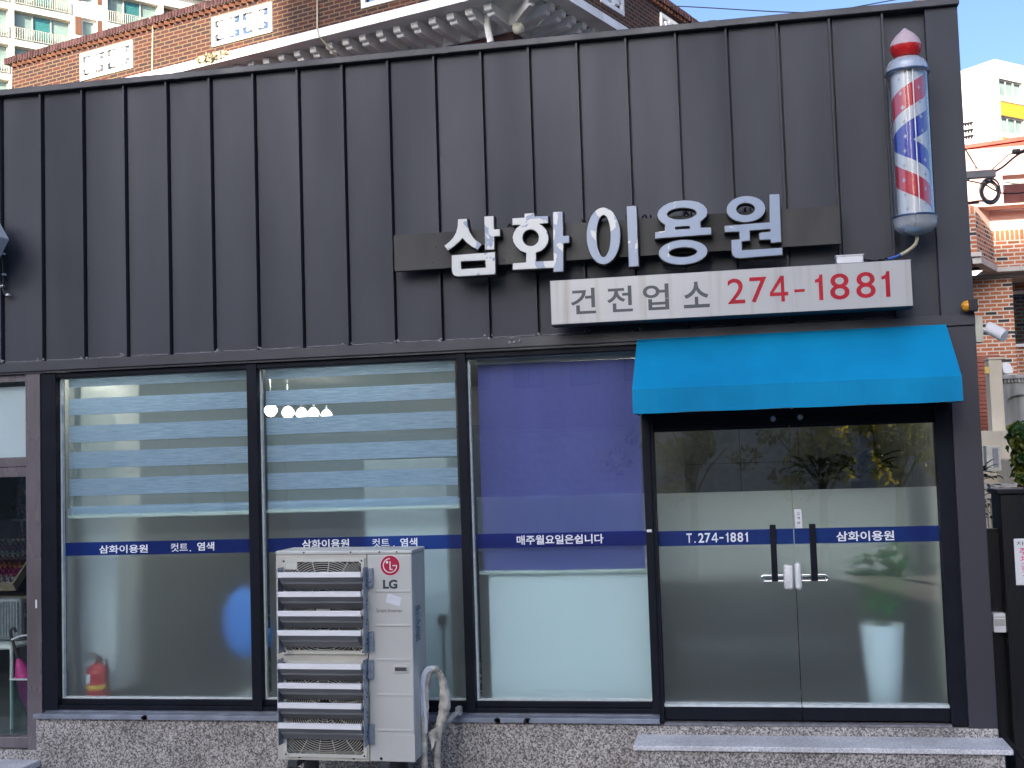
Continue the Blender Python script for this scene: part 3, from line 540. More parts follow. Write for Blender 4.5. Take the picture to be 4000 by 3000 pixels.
# ------------------------------------------------------------------ awning
aw = thing('awning', 'bright blue fabric awning with a straight valance over the glass door', 'awning', (.345,-.25,.48))
m, t, out = newmat('blue_canvas'); L = t.links.new; v = coords(t); n = nd(t, 'TexNoise'); n.inputs['Scale'].default_value = 2.0; n.inputs['Detail'].default_value = 8; L(v, n.inputs['Vector'])
cr = nd(t, 'ValToRGB'); e = cr.color_ramp.elements; e[0].position = .3; e[0].color = (.003,.22,.44,1); e[1].position = .7; e[1].color = (.004,.29,.56,1); L(n.outputs[0], cr.inputs[0])
p = nd(t, 'BsdfPrincipled', Roughness=.7); p.inputs['Specular IOR Level'].default_value = .15; L(cr.outputs[0], p.inputs['Base Color']); tl = nd(t, 'BsdfTranslucent'); L(cr.outputs[0], tl.inputs[0]); mx = nd(t, 'MixShader'); mx.inputs[0].default_value = .12; L(p.outputs[0], mx.inputs[1]); L(tl.outputs[0], mx.inputs[2])
wv = nd(t, 'TexNoise'); wv.inputs['Scale'].default_value = 3.5; wv.inputs['Detail'].default_value = 2; L(coords(t, (1,.4,.4)), wv.inputs['Vector']); bpn = nd(t, 'Bump'); bpn.inputs['Strength'].default_value = .15; bpn.inputs['Distance'].default_value = .03; L(wv.outputs[0], bpn.inputs['Height']); L(bpn.outputs[0], p.inputs['Normal']); L(mx.outputs[0], out.inputs[0])
AX0, AX1 = -.690, 1.372
b = MB(); N_ = 24
def sheet(pa, pb, nx, ny, sag=0.0):
    g = [[None]*(ny+1) for _ in range(nx+1)]
    for i in range(nx+1):
        for j in range(ny+1):
            u, v_ = i/nx, j/ny
            A, B = Vector(pa[0]).lerp(Vector(pa[1]), u), Vector(pb[0]).lerp(Vector(pb[1]), u)
            q = A.lerp(B, v_); q.z -= sag*math.sin(math.pi*v_)*(.5+.5*math.sin(math.pi*2*u*2)**2)*math.sin(math.pi*u)
            g[i][j] = b.v(q)
    for i in range(nx):
        for j in range(ny): b.f([g[i][j],g[i][j+1],g[i+1][j+1],g[i+1][j]])
sheet(((AX0+.008,-.05,1.012),(AX1-.004,-.05,1.012)), ((AX0,-.50,.640),(AX1,-.50,.640)), 60, 10, .012)
b.face([(AX0+.008,-.05,1.012),(AX0,-.50,.640),(AX0,-.50,.482),(AX0+.008,-.02,.482),(AX0+.008,-.02,1.012)]); b.face([(AX1-.004,-.05,1.012),(AX1-.004,-.02,1.012),(AX1-.004,-.02,.482),(AX1,-.50,.482),(AX1,-.50,.640)])
b.put('canopy', m, aw, recalc=False)
b = MB(); nx = 60
row = [(AX0+(AX1-AX0)*i/nx, -.502-.0025*math.sin(i*1.1)*(.5), .6395) for i in range(nx+1)]
lo = [(x, -.503-.004*math.sin(i*.55)-.002*math.sin(i*1.7), .481-.002*math.sin(i*.4)) for i, (x, y, z) in enumerate(row)]
va = [b.v(q) for q in row]; vb = [b.v(q) for q in lo]
for i in range(nx): b.f([va[i],vb[i],vb[i+1],va[i+1]])
b.put('valance', m, aw, recalc=False)
b = MB(); b.tube([(AX0+.01,-.47,.615),(AX1-.01,-.47,.615)], .012, 8); b.tube([(AX0+.01,-.485,.49),(AX1-.01,-.485,.49)], .010, 8)
for x in (AX0+.02, .34, AX1-.02): b.tube([(x,-.065,.975),(x,-.465,.615)], .010, 8); b.tube([(x,-.05,.5),(x,-.485,.49)], .010, 8)
b.put('frame', M['galv'], aw, smooth=True)

# ------------------------------------------------------------------ small fittings on the right corner
bc = thing('warning_beacon', 'small amber beacon in a black case on the corner of the dark facade', 'beacon', (1.52,-.08,1.08))
b = MB(); b.rbox(1.505,1.565,-.115,-.05,1.085,1.165,.006); b.put('case', M['black'], bc)
b = MB(); b.lathe([(.04,0),(.036,.02),(.02,.035),(.003,.04)], (1.5045,-.082,1.122), 16, 'X', Matrix.Scale(-1,4,(1,0,0))); b.put('lens', mat('amber_lens', (.75,.33,.02), .2, 0, .1, 9), bc, smooth=True)
sc_ = thing('security_camera', 'white bullet security camera on a wall plate at the corner of the shop', 'camera', (1.58,.04,.88))
b = MB(); b.rbox(1.5565,1.605,-.02,.10,.885,1.055,.004); b.put('wall_plate', mat('cream_plastic', (.55,.55,.44), .45), sc_)
b = MB(); b.tube([(1.606,.03,.972),(1.665,.02,.962)], .013, 10); b.lathe([(.02,-.02),(.024,0),(.02,.02)], (1.665,.02,.962), 12); b.put('arm', M['whiteplastic'], sc_, smooth=True)
b = MB(); b.tube([(1.645,.03,.975),(1.66,.02,.968),(1.725,-.04,.915),(1.730,-.045,.911)], .034, 18, r1=.037); b.tube([(1.650,.035,.996),(1.735,-.045,.930)], .030, 12); b.put('housing', M['whiteplastic'], sc_, smooth=True)
hx = thing('projecting_sign', 'white hexagonal projecting sign at the far left edge of the facade', 'sign', (-5.6,-.2,1.89))
b = MB(); hp = [(-5.40+(-.245)+.245*math.cos(rad(60*k)), 2.0+.245*math.sin(rad(60*k))) for k in range(6)]; b.prism(hp, lambda a, c, d: (a,d,c), -.31, -.19); b.put('panel', M['whiteplastic'], hx, bevel=.006)
b = MB(); b.box(-5.70,-5.58,-.19,-.03,1.95,2.05); b.put('bracket', M['galv'], hx)
b = MB(); b.tube([(-5.55,-.055,1.93),(-5.545,-.05,1.84),(-5.54,-.05,1.76),(-5.545,-.05,1.70),(-5.548,-.055,1.66),(-5.535,-.05,1.61),(-5.515,-.05,1.59),(-5.50,-.05,1.60)], .010, 8); b.put('cable', M['black'], hx, smooth=True)
b = MB()
for x, z in ((-5.545,1.922),(-5.538,1.76),(-5.552,1.672),(-5.505,1.60)): b.rbox(x-.012,x+.012,-.068,-.035,z-.008,z+.008,.003)
b.put('cable_clip', M['whiteplastic'], hx)

# ------------------------------------------------------------------ blinds
m, t, out = newmat('blind_weave'); L = t.links.new; v = coords(t, (5,1,90)); n = nd(t, 'TexNoise'); n.inputs['Scale'].default_value = 1.3; n.inputs['Detail'].default_value = 6; n.inputs['Roughness'].default_value = .7; L(v, n.inputs['Vector'])
cr = nd(t, 'ValToRGB'); e = cr.color_ramp.elements; e[0].position = .30; e[0].color = (.22,.34,.46,1); e[1].position = .72; e[1].color = (.52,.66,.78,1); L(n.outputs[0], cr.inputs[0])
p = nd(t, 'BsdfDiffuse'); L(cr.outputs[0], p.inputs[0]); tl = nd(t, 'BsdfTranslucent'); L(cr.outputs[0], tl.inputs[0]); mx = nd(t, 'MixShader'); mx.inputs[0].default_value = .25; L(p.outputs[0], mx.inputs[1]); L(tl.outputs[0], mx.inputs[2]); L(mx.outputs[0], out.inputs[0]); M['weave'] = m
def sheer(name, col, k):
    m, t, out = newmat(name); d = nd(t, 'BsdfDiffuse'); d.inputs[0].default_value = rgb(col); tr = nd(t, 'BsdfTransparent'); mx = nd(t, 'MixShader'); mx.inputs[0].default_value = k
    t.links.new(tr.outputs[0], mx.inputs[1]); t.links.new(d.outputs[0], mx.inputs[2]); t.links.new(mx.outputs[0], out.inputs[0]); return m
M['sheer'] = sheer('blind_sheer', (.42,.52,.50), .42)
M['bar'] = mat('cream_blind_bar', (.62,.66,.55), .4, 0, .04, 6)
def zebra(label, x0, x1, zs, zb):
    """zs = (top, bottom) of the opaque bands; zb = bottom bar (low, high)"""
    t = thing('roller_blind', label, 'blind', ((x0+x1)/2,.2,zb[0]), group='striped day and night blinds')
    b = MB()
    for k, (za, zc) in enumerate(zs): b.face([(x0,.122,zc),(x1,.122,zc),(x1,.122,za),(x0,.122,za)])
    b.put('fabric_band', M['weave'], t, recalc=False)
    b = MB(); b.face([(x0,.128,zb[1]),(x1,.128,zb[1]),(x1,.128,.96),(x0,.128,.96)]); b.put('sheer_layer', M['sheer'], t, recalc=False)
    b = MB(); b.rbox(x0-.01,x1+.01,.104,.13,zb[0],zb[1],.008,3); b.put('bottom_bar', M['bar'], t, smooth=True)
    b = MB(); b.rbox(x0-.01,x1+.02,.121,.20,.962,1.03,.01,2); b.put('head_box', M['bar'], t)
    return t
zebra('grey blue striped blind lowered halfway in the far left window', -5.105, -3.53, [(.96,.874),(.785,.659),(.575,.449),(.373,.247),(.166,.036),(-.045,-.108)], (-.139,-.108))
zebra('grey blue striped blind over the window behind the air conditioner', -3.49, -2.03, [(.96,.868),(.781,.667),(.577,.452),(.369,.247),(.164,.040),(-.044,-.105)], (-.133,-.105))
pb = thing('roller_blind', 'plain purple roller blind drawn down in the window beside the door', 'blind', (-1.33,.16,-.6))
m, t, out = newmat('purple_fabric'); L = t.links.new; v = coords(t, (1.6,1,.5)); n = nd(t, 'TexNoise'); n.inputs['Scale'].default_value = 1.5; n.inputs['Detail'].default_value = 3; L(v, n.inputs['Vector'])
cr = nd(t, 'ValToRGB'); e = cr.color_ramp.elements; e[0].position = .3; e[0].color = (.060,.066,.25,1); e[1].position = .7; e[1].color = (.095,.105,.36,1); L(n.outputs[0], cr.inputs[0]); p = nd(t, 'BsdfPrincipled', Roughness=.7); L(cr.outputs[0], p.inputs['Base Color'])
n2 = nd(t, 'TexNoise'); n2.inputs['Scale'].default_value = 2.2; L(coords(t, (2,1,.3)), n2.inputs['Vector']); bpn = nd(t, 'Bump'); bpn.inputs['Strength'].default_value = .25; bpn.inputs['Distance'].default_value = .06; L(n2.outputs[0], bpn.inputs['Height']); L(bpn.outputs[0], p.inputs['Normal']); L(p.outputs[0], out.inputs[0])
b = MB(); NX, NZ = 36, 24
fold = lambda u, v: .012*math.sin(3.1*u*2+1.2*v+.6)*(.3+.7*v) + .007*math.sin(7*u*2-2.2*v)*(1-v*.5)
g_ = [[b.v((-1.865+1.165*i/NX, .150+fold(i/NX, 1-j/NZ)*.8, -.586+1.486*j/NZ)) for j in range(NZ+1)] for i in range(NX+1)]
for i in range(NX):
    for j in range(NZ): b.f([g_[i][j],g_[i+1][j],g_[i+1][j+1],g_[i][j+1]])
b.put('fabric', m, pb, smooth=True, recalc=False)
b = MB(); b.rbox(-1.895,-.690,.140,.162,-.612,-.5855,.006,3); b.put('bottom_bar', M['bar'], pb, smooth=True)
b = MB(); b.rbox(-1.87,-.695,.14,.2,.905,.955,.008); b.put('head_box', M['inceil'], pb)

# ------------------------------------------------------------------ things inside the barber shop
pw = mat('pale_board', (.80,.86,.83), .6, 0, .04, 1.6)
t = thing('partition_board', 'pale partition board behind the frosted glass right of the air conditioner', 'partition', (-2.5,.5,-1.58))
b = MB(); b.rbox(-2.82,-2.185,.40,.43,-1.5795,.235,.004); b.put('board', pw, t); b = MB(); b.box(-2.82,-2.79,.38,.3995,-1.5795,-1.53); b.box(-2.24,-2.20,.38,.3995,-1.5795,-1.53); b.put('foot', M['galv'], t)
t = thing('display_cabinet', 'wide pale cabinet back standing close behind the frosted window beside the door', 'cabinet', (-1.27,.25,-1.58))
b = MB(); b.rbox(-1.838,-.655,.185,.55,-1.52,-.56,.004); b.put('carcass', pw, t); b = MB(); b.box(-1.82,-.67,.2,.54,-1.5795,-1.521); b.put('kick_board', M['trim'], t); b = MB(); b.rbox(-1.845,-.65,.18,.56,-.559,-.54,.004); b.put('top', pw, t)
t = thing('wall_column', 'square whitewashed column inside the shop behind the left window', 'column', (-5.05,.7,-1.58))
b = MB(); b.box(-5.20,-4.90,.46,.85,-1.5795,1.059); b.put('shaft', mat('column_paint', (.80,.82,.78), .7, 0, .04, 2), t)
b = MB(); b.box(-5.215,-4.885,.445,.865,-1.579,-1.50); b.put('skirting', M['trim'], t)
t = thing('fire_extinguisher', 'red fire extinguisher standing on the floor behind frosted glass', 'extinguisher', (-4.925,.24,-1.575))
ex = (-4.925,.21,0)
b = MB(); b.lathe([(.07,-1.5795),(.085,-1.57),(.088,-1.55),(.088,-1.33),(.080,-1.29),(.055,-1.262),(.028,-1.25),(.025,-1.245)], ex, 24); b.put('cylinder', mat('extinguisher_red', (.50,.008,.012), .25, 0, .05, 6), t, smooth=True)
b = MB(); b.lathe([(.027,-1.2449),(.027,-1.215),(.02,-1.20)], ex, 14); b.rbox(-5.02,-4.90,.195,.225,-1.213,-1.198,.004); b.tube([(-4.925,.21,-1.20),(-4.96,.21,-1.175),(-5.02,.21,-1.178)], .008, 8); b.put('valve_handle', mat('extinguisher_valve', (.10,.02,.02), .4), t)
b = MB(); b.tube([(-4.90,.21,-1.215),(-4.85,.19,-1.23),(-4.825,.18,-1.30),(-4.822,.18,-1.42)], .010, 8); b.put('hose', M['black'], t, smooth=True)
b = MB(); b.lathe([(.0885,-1.44),(.0895,-1.437),(.0895,-1.408),(.0885,-1.405)], ex, 24); b.put('strap', mat('yellow_strap', (.75,.42,.03), .4), t, smooth=True)
b = MB(); g_ = [[(-4.925+.0892*math.sin(a),.21-.0892*math.cos(a),z) for a in [rad(-75+60*k/5) for k in range(6)]] for z in (-1.395,-1.32)]
for k in range(5): b.face([g_[0][k],g_[0][k+1],g_[1][k+1],g_[1][k]])
b.put('label_sticker', M['white'], t, recalc=False)
blue = mat('blue_upholstery', (.03,.28,.90), .5, 0, .08, 3)
t = thing('barber_chair', 'barber chair with a bright blue back behind the frosted glass', 'chair', (-3.98,1.0,-1.58))
b = MB(); b.lathe([(.004,-.05)]+[(.19*math.sin(math.pi*k/14)**.8,-.05*math.cos(math.pi*k/14)) for k in range(1,14)]+[(.004,.05)], (-3.91,.68,-1.01), 32, 'Y', Matrix.Diagonal((.95,1,1.45,1))); b.put('backrest', blue, t, smooth=True)
b = MB(); b.rbox(-4.05,-3.77,.76,1.2,-1.24,-1.12,.05,3); b.put('seat', blue, t, smooth=True)
for x in (-4.09,-3.73): b = MB(); b.rbox(x-.03,x+.03,.66,1.1,-1.0,-.95,.02,3); b.box(x-.02,x+.02,.85,.9,-1.2,-1.0); b.put('armrest', M['black'], t, smooth=True)
b = MB(); b.lathe([(.27,-1.5795),(.27,-1.56),(.08,-1.53),(.05,-1.50),(.05,-1.22)], (-3.96,.89,0), 24); b.put('pedestal', M['chrome'], t, smooth=True)
t = thing('walking_stick', 'dark walking stick with round knob leaning behind glass right of the air conditioner', 'stick', (-2.23,.36,-1.575))
b = MB(); b.tube([(-2.20,.26,-1.57),(-2.21,.28,-.98)], .011, 8); b.put('shaft', M['black'], t, smooth=True)
b = MB(); b.lathe([(.004,-.05),(.03,-.04),(.042,-.01),(.04,.02),(.02,.045),(.004,.05)], (-2.211,.282,-.955), 16); b.put('knob', M['black'], t, smooth=True)
dk = mat('dark_leatherette', (.022,.026,.032), .4, 0, .15, 4)
t = thing('waiting_sofa', 'low dark sofa blurred behind the frosted glass doors', 'sofa', (0,1.5,-1.58))
b = MB(); b.rbox(-.55,.72,.85,1.30,-1.50,-1.16,.05,3); b.put('seat', dk, t, smooth=True); b = MB(); b.rbox(-.55,.72,1.31,1.45,-1.45,-.86,.05,3); b.put('backrest', dk, t, smooth=True); b = MB(); b.box(-.5,.67,.9,1.42,-1.5795,-1.501); b.put('base', M['black'], t)
t = thing('barber_counter', 'long dark barber counter blurred behind the left frosted windows', 'counter', (-3.6,2.8,-1.58))
b = MB(); b.rbox(-4.7,-2.3,2.3,2.85,-1.5795,-.55,.01); b.put('cabinet', dk, t); b = MB(); b.rbox(-4.75,-2.25,2.25,2.9,-.549,-.50,.006); b.put('counter_top', M['trim'], t); b = MB(); b.rbox(-4.6,-2.4,2.86,2.90,-.499,.55,.004); b.put('mirror_panel', mat('dark_mirror', (.09,.10,.11), .15, .3), t)
t = thing('backdrop_counter', 'added pale fronted counter that lightens the top of the frosted doors', 'counter', (.3,1.7,-1.58))
b = MB(); b.rbox(-.9,1.25,1.5,1.95,-.80,-.12,.01); b.put('front_panel', mat('pale_counter_front', (.62,.64,.60), .6, 0, .05, 2), t); b = MB(); b.rbox(-.88,1.23,1.52,1.93,-1.5795,-.801,.005); b.put('base', dk, t)  # invented two-tone counter: gives the frosted doors their light-to-dark fade
t = thing('lit_wall_screen', 'added cream screen in place of the lit side wall right of the doors', 'screen', (1.35,.5,-1.58))
b = MB(); b.rbox(1.335,1.365,.16,.85,-1.57,-.09,.006); b.put('panel', mat('lit_wall_cream', (.80,.77,.66), .7, 0, .04, 2), t); b = MB(); b.box(1.32,1.38,.2,.8,-1.5795,-1.5701); b.put('foot', M['black'], t)  # cream panel added where the side wall catches light; the wall itself is darker
# potted plant and a dark leafy plant near the door
def leafy(b, base, n, h, spread, ln, wd, r, tilt=1.0):
    for k in range(n):
        a = r.uniform(0, 6.283); top = Vector(base)+Vector((math.cos(a)*spread*r.random(), math.sin(a)*spread*.6*r.random(), h*r.uniform(.35,1)))
        d = Vector((math.cos(a), math.sin(a)*.8, r.uniform(-.3,.8)*tilt)).normalized(); s_ = d.cross(Vector((0,0,1))).normalized(); u = s_.cross(d)
        l = ln*r.uniform(.6,1.2); ww = wd*r.uniform(.7,1.2)
        p0 = top; p1 = top+d*l*.35+u*l*.08; p2 = top+d*l*.7+u*l*.04; p3 = top+d*l-u*l*.12
        c = [b.v(p0), b.v(p1+s_*ww), b.v(p2+s_*ww*.8), b.v(p3), b.v(p2-s_*ww*.8), b.v(p1-s_*ww), b.v(p1-u*ww*.3), b.v(p2-u*ww*.3)]
        for q in ((0,1,6),(1,2,7,6),(2,3,7),(0,6,5),(6,7,4,5),(7,3,4)): b.f([c[i] for i in q])
t = thing('potted_plant', 'green plant in a tall tapered white pot blurred behind the right door', 'plant', (.895,.33,-1.58))
b = MB(); b.lathe([(.10,-1.5795),(.108,-1.57),(.146,-1.02),(.146,-1.0),(.13,-1.0),(.128,-1.03)], (.895,.30,0), 28); b.put('pot', mat('white_glazed_pot', (.82,.88,.88), .35, 0, .03, 5), t, smooth=True)
b = MB(); b.lathe([(.127,-1.045),(.02,-1.035)], (.895,.30,0), 18); b.put('soil', M['black'], t)
b = MB(); r = random.Random(12)
for k in range(7): a = k*.9; b.tube([(.895+.03*math.cos(a),.3+.03*math.sin(a),-1.04),(.895+.07*math.cos(a),.3+.05*math.sin(a),-.8),(.895+.12*math.cos(a),.3+.07*math.sin(a),-.62)], .006, 5)
b.put('stem', mat('plant_stem', (.05,.09,.02), .6), t)
b = MB(); leafy(b, (.90,.27,-1.08), 90, .40, .06, .13, .036, r); leafy(b, (.85,.27,-.95), 60, .42, .08, .13, .036, r); leafy(b, (1.0,.27,-.95), 60, .48, .06, .13, .036, r); b.put('foliage', leafmat('houseplant_leaf', (.015,.13,.03), (.03,.28,.05), (.16,.40,.05)), t, recalc=False)
t = thing('leafy_plant', 'dark broad leaved plant on the pale counter seen through the clear top of the door', 'plant', (.78,1.66,-.12))
for k, x in enumerate((.60,.92)): b = MB(); b.lathe([(.05,-.1195),(.07,-.06),(.065,-.055)], (x,1.68,0), 16); b.put('pot', M['black'], t, smooth=True)
b = MB(); r = random.Random(5); leafy(b, (.60,1.68,-.09), 34, .18, .17, .19, .042, r); leafy(b, (.92,1.68,-.09), 40, .22, .19, .20, .040, r); b.put('foliage', leafmat('dark_leaf', (.005,.010,.005), (.010,.018,.008), (.018,.03,.010)), t, recalc=False)
t = thing('wall_shelf_unit', 'pale panelled cupboard along the back wall seen above the frosted doors', 'cupboard', (.1,4.6,-1.58))
b = MB(); b.rbox(-.6,1.2,4.5,4.98,-1.5795,.95,.006); b.put('carcass', mat('cupboard_paint', (.10,.11,.115), .6), t); b = MB()
for x in (-.02,.58): b.box(x-.004,x+.004,4.495,4.4995,-1.5,.9)
b.box(-.55,1.15,4.495,4.4995,.10,.106); b.put('door_gap', M['black'], t)
# lit globes
gm = emit('lit_globe', (1.0,.93,.80), 8.0)
for k, (y, u) in enumerate(((1.25,-3.93),(1.75,-3.85),(2.25,-3.79),(2.75,-3.71),(3.25,-3.56))):
    x = (-4.045,-3.887,-3.76,-3.653,-3.535)[k]*(y+8.46)/10.06
    t = thing('globe_lamp', ('nearest','second','third','fourth','farthest')[k]+' lit globe of the row hanging behind the striped blind', 'lamp', (x,y,.75), group='row of lit globe lamps')
    z = .1965+((.71,.684,.669,.667,.648)[k]-.1965)*(y+8.46)/10.06
    b = MB(); b.lathe([(.004,z-.055),(.03,z-.045),(.052,z-.015),(.055,z),(.052,z+.015),(.03,z+.045),(.012,z+.055)], (x,y,0), 20); b.put('globe', gm, t, smooth=True)
    b = MB(); b.lathe([(.018,z+.0555),(.018,z+.09),(.006,z+.095),(.006,1.059)], (x,y,0), 10); b.put('holder', M['chrome'], t, smooth=True)
lm = emit('lit_tube', (1.0,.96,.88), 14.0)
for k, (x, y) in enumerate(((-4.55,.42),(-2.75,.42),(.55,.45),(-.9,2.2))):
    t = thing('tube_light', ('lit tube light on the ceiling behind the far left blind','lit tube light on the ceiling behind the middle blind','lit tube light on the ceiling just inside the glass doors','lit tube light deep in the room behind the purple blind')[k], 'lamp', (x,y,1.05), group='tube lights on the ceiling inside')
    b = MB(); b.rbox(x-.62,x+.62,y-.05,y+.05,1.035,1.059,.005); b.put('housing', M['whiteplastic'], t); b = MB(); b.tube([(x-.6,y,1.015),(x+.6,y,1.015)], .018, 10); b.put('tube', lm, t, smooth=True)

# ------------------------------------------------------------------ air conditioner outdoor unit
ac = thing('air_conditioner', 'tall white outdoor air conditioner with slatted grey louvres in front of the windows', 'air conditioner', (-2.68,-.455,-2.0), ry=rad(.55))
am = mat('ac_enamel', (.52,.53,.50), .35, 0, .05, 2.2); am2 = mat('ac_enamel_cream', (.52,.50,.44), .4, 0, .08, 3)
X0A, X1A, YF, YB, ZB, ZT = -3.152, -2.20, -.62, -.29, -1.755, -.365
b = MB(); b.holes(X0A, -2.512, ZB, ZT-.028, YF, YF+.02, [(-3.095,-2.545,-1.03,-.44),(-3.095,-2.545,-1.715,-1.115)]); b.box(X0A,X0A+.012,YF+.0201,YB,ZB,ZT-.0281); b.box(X0A+.0121,X1A,YB-.012,YB,ZB,ZT-.0281); b.box(X0A+.0121,-2.5,YF+.0201,YB-.0121,ZB,ZB+.012)
b.put('casing', am2, ac)
b = MB(); b.rbox(-2.508,X1A,YF-.002,YB-.0125,ZB,ZT-.0282,.008,3)
b.put('service_panel', am, ac)
b = MB(); b.rbox(X0A-.003,X1A+.004,YF-.006,YB+.004,ZT-.028,ZT,.009,3)
b.put('top_cover', am, ac)
b = MB()
for x in (-2.95,-2.62,-2.42,-2.30): b.lathe([(.006,0),(.006,.003)], (x,YF-.006,ZT-.012), 8, 'Y', Matrix.Scale(1,4))
for x, z in ((-2.43,-1.735),(-3.0,-1.735),(-2.62,-1.735)): b.lathe([(.011,0),(.008,.004)], (x,YF-.002,z), 10, 'Y', Matrix.Scale(1,4))
b.put('screw', M['black'], ac)
for z in (-.636,-.862,-1.088,-1.317,-1.548):
    b = MB(); b.box(-2.452,-2.212,YF-.0065,YF-.002,z-.008,z+.008); b.put('pressed_rib', am, ac, bevel=.003)
b = MB(); b.rbox(-2.335,-2.235,YF-.008,YF-.0021,-1.172,-1.122,.006,2); hd = b.put('hand_grip', am, ac); b = MB(); b.box(-2.325,-2.245,YF-.0085,YF-.0081,-1.160,-1.136); b.put('recess', mat('grip_shadow', (.05,.05,.045), .7), hd)  # flat dark plate: the shade of the grip's hollow put into colour
b = MB(); pts = [(-2.358,ZB+.004)]+[(-2.318-.04*math.cos(a),-1.617+.04*math.sin(a)) for a in [math.pi/2*k/6 for k in range(7)]]+[(-2.197,-1.577),(-2.197,ZB+.004)]
b.prism(pts, lambda a, c, d: (a,d,c), YF-.006, YF-.0021); b.put('pipe_cover', am, ac, bevel=.003)
gmx = mat('fan_grille_plastic', (.58,.58,.52), .4, 0, .04, 8)
for zc in (-.735,-1.415):
    b = MB(); hx_, hz = .29, .318; cx = -2.815
    b.holes(cx-hx_,cx+hx_,zc-hz,zc+hz,YF-.014,YF-.0005,[(cx-hx_+.022,cx+hx_-.022,zc-hz+.022,zc+hz-.022)])
    def arcpts(rr, n):
        seq = []; cur = []
        for k in range(n+1):
            a = 2*math.pi*k/n; x, z = rr*math.cos(a), rr*math.sin(a)
            if abs(x) < hx_-.02 and abs(z) < hz-.02: cur.append((cx+x,YF-.012,zc+z))
            elif cur: seq.append(cur); cur = []
        if cur: seq.append(cur)
        return [q for q in seq if len(q) > 1]
    for k in range(24):
        for q in arcpts(.07+.0145*k, 72): b.tube(q, .0024, 4, caps=False)
    for k in range(16):
        a = 2*math.pi*(k+.5)/16; rr = min((hx_-.02)/max(1e-6,abs(math.cos(a))), (hz-.02)/max(1e-6,abs(math.sin(a))))
        b.tube([(cx+.06*math.cos(a),YF-.012,zc+.06*math.sin(a)),(cx+rr*math.cos(a+.05),YF-.012,zc+rr*math.sin(a+.05))], .0028, 4)
    b.rbox(cx-.05,cx+.05,YF-.020,YF-.006,zc-.035,zc+.035,.008)
    for sx_ in (-1,1):
        for sz in (-1,1): b.rbox(cx+sx_*(hx_-.016)-.018,cx+sx_*(hx_-.016)+.018,YF-.0175,YF-.0141,zc+sz*(hz-.016)-.018,zc+sz*(hz-.016)+.018,.004,1)
    b.rbox(cx-hx_+.023,cx-hx_+.11,YF-.016,YF-.008,zc+hz-.075,zc+hz-.023,.004,1)
    g = b.put('fan_grille', gmx, ac)
    b = MB()
    for sx_ in (-1,1):
        for sz in (-1,1): b.lathe([(.007,0),(.006,.001)], (cx+sx_*(hx_-.016),YF-.0185,zc+sz*(hz-.016)), 8, 'Y', Matrix.Scale(1,4))
    b.put('screw_hole', M['black'], g)
    b = MB()
    for k in range(3):
        a = 2.1*k+.4; P = lambda rr, da, dy: (cx+rr*math.cos(a+da), YF+.10+dy, zc+rr*math.sin(a+da))
        b.face([P(.05,-.3,.03),P(.25,-.45,.05),P(.265,0,0),P(.25,.5,-.04),P(.05,.4,-.02)])
    b.lathe([(.06,0),(.06,.05)], (cx,YF+.12,zc), 16, 'Y'); b.put('fan_blade', M['black'], ac, recalc=False)
b = MB(); b.box(-3.12,-2.52,YF+.20,YF+.21,-1.74,-.41); b.put('condenser_coil', M['black'], ac)
lw_ = mat('louvre_white', (.80,.80,.81), .4, 0, .03, 5); lg = mat('louvre_grey', (.285,.295,.31), .45, .1, .08, 4)
LX0, LX1 = -3.088, -2.512
for zt, last in ((-.497,0),(-.624,0),(-.751,0),(-.878,1),(-1.096,0),(-1.223,0),(-1.352,0),(-1.484,1)):
    dz = (zt+.99)*.012
    xa, xb = LX0+dz, LX1+dz; drop = .121 if not last else .122; rx = xb - (.03 if last and zt > -1 else 0)
    b = MB()                                                        # slope: shallow ridged sheet from the lip back and down to the grille
    prof = [(YF-.148,zt-.030),(YF-.105,zt-.066),(YF-.098,zt-.078),(YF-.090,zt-.080),(YF-.038,zt-drop)]
    va = [[b.v((x,y,z)) for (y, z) in prof] for x in (xa+.004, rx-.004)]; vb = [[b.v((x,y+.003,z-.0035)) for (y, z) in prof] for x in (xa+.004, rx-.004)]
    for j in range(4): b.f([va[0][j],va[0][j+1],va[1][j+1],va[1][j]]); b.f([vb[0][j+1],vb[0][j],vb[1][j],vb[1][j+1]])
    for q in (0,1): b.f([va[q][0],vb[q][0],vb[q][1],va[q][1]]) if False else None
    lo_ = b.put('louvre_blade', lg, ac, recalc=False)
    b = MB(); b.rbox(xa,xb,YF-.152,YF-.120,zt-.034,zt,.002,1); b.put('blade_lip', lw_, lo_)
    for x in (xa, rx-.0025): b = MB(); b.prism([(YF-.15,zt-.034),(YF-.035,zt-drop-.004),(YF-.035,zt-.034)], lambda y, z, d: (d,y,z), x, x+.0025); b.put('end_plate', M['galv'], lo_)
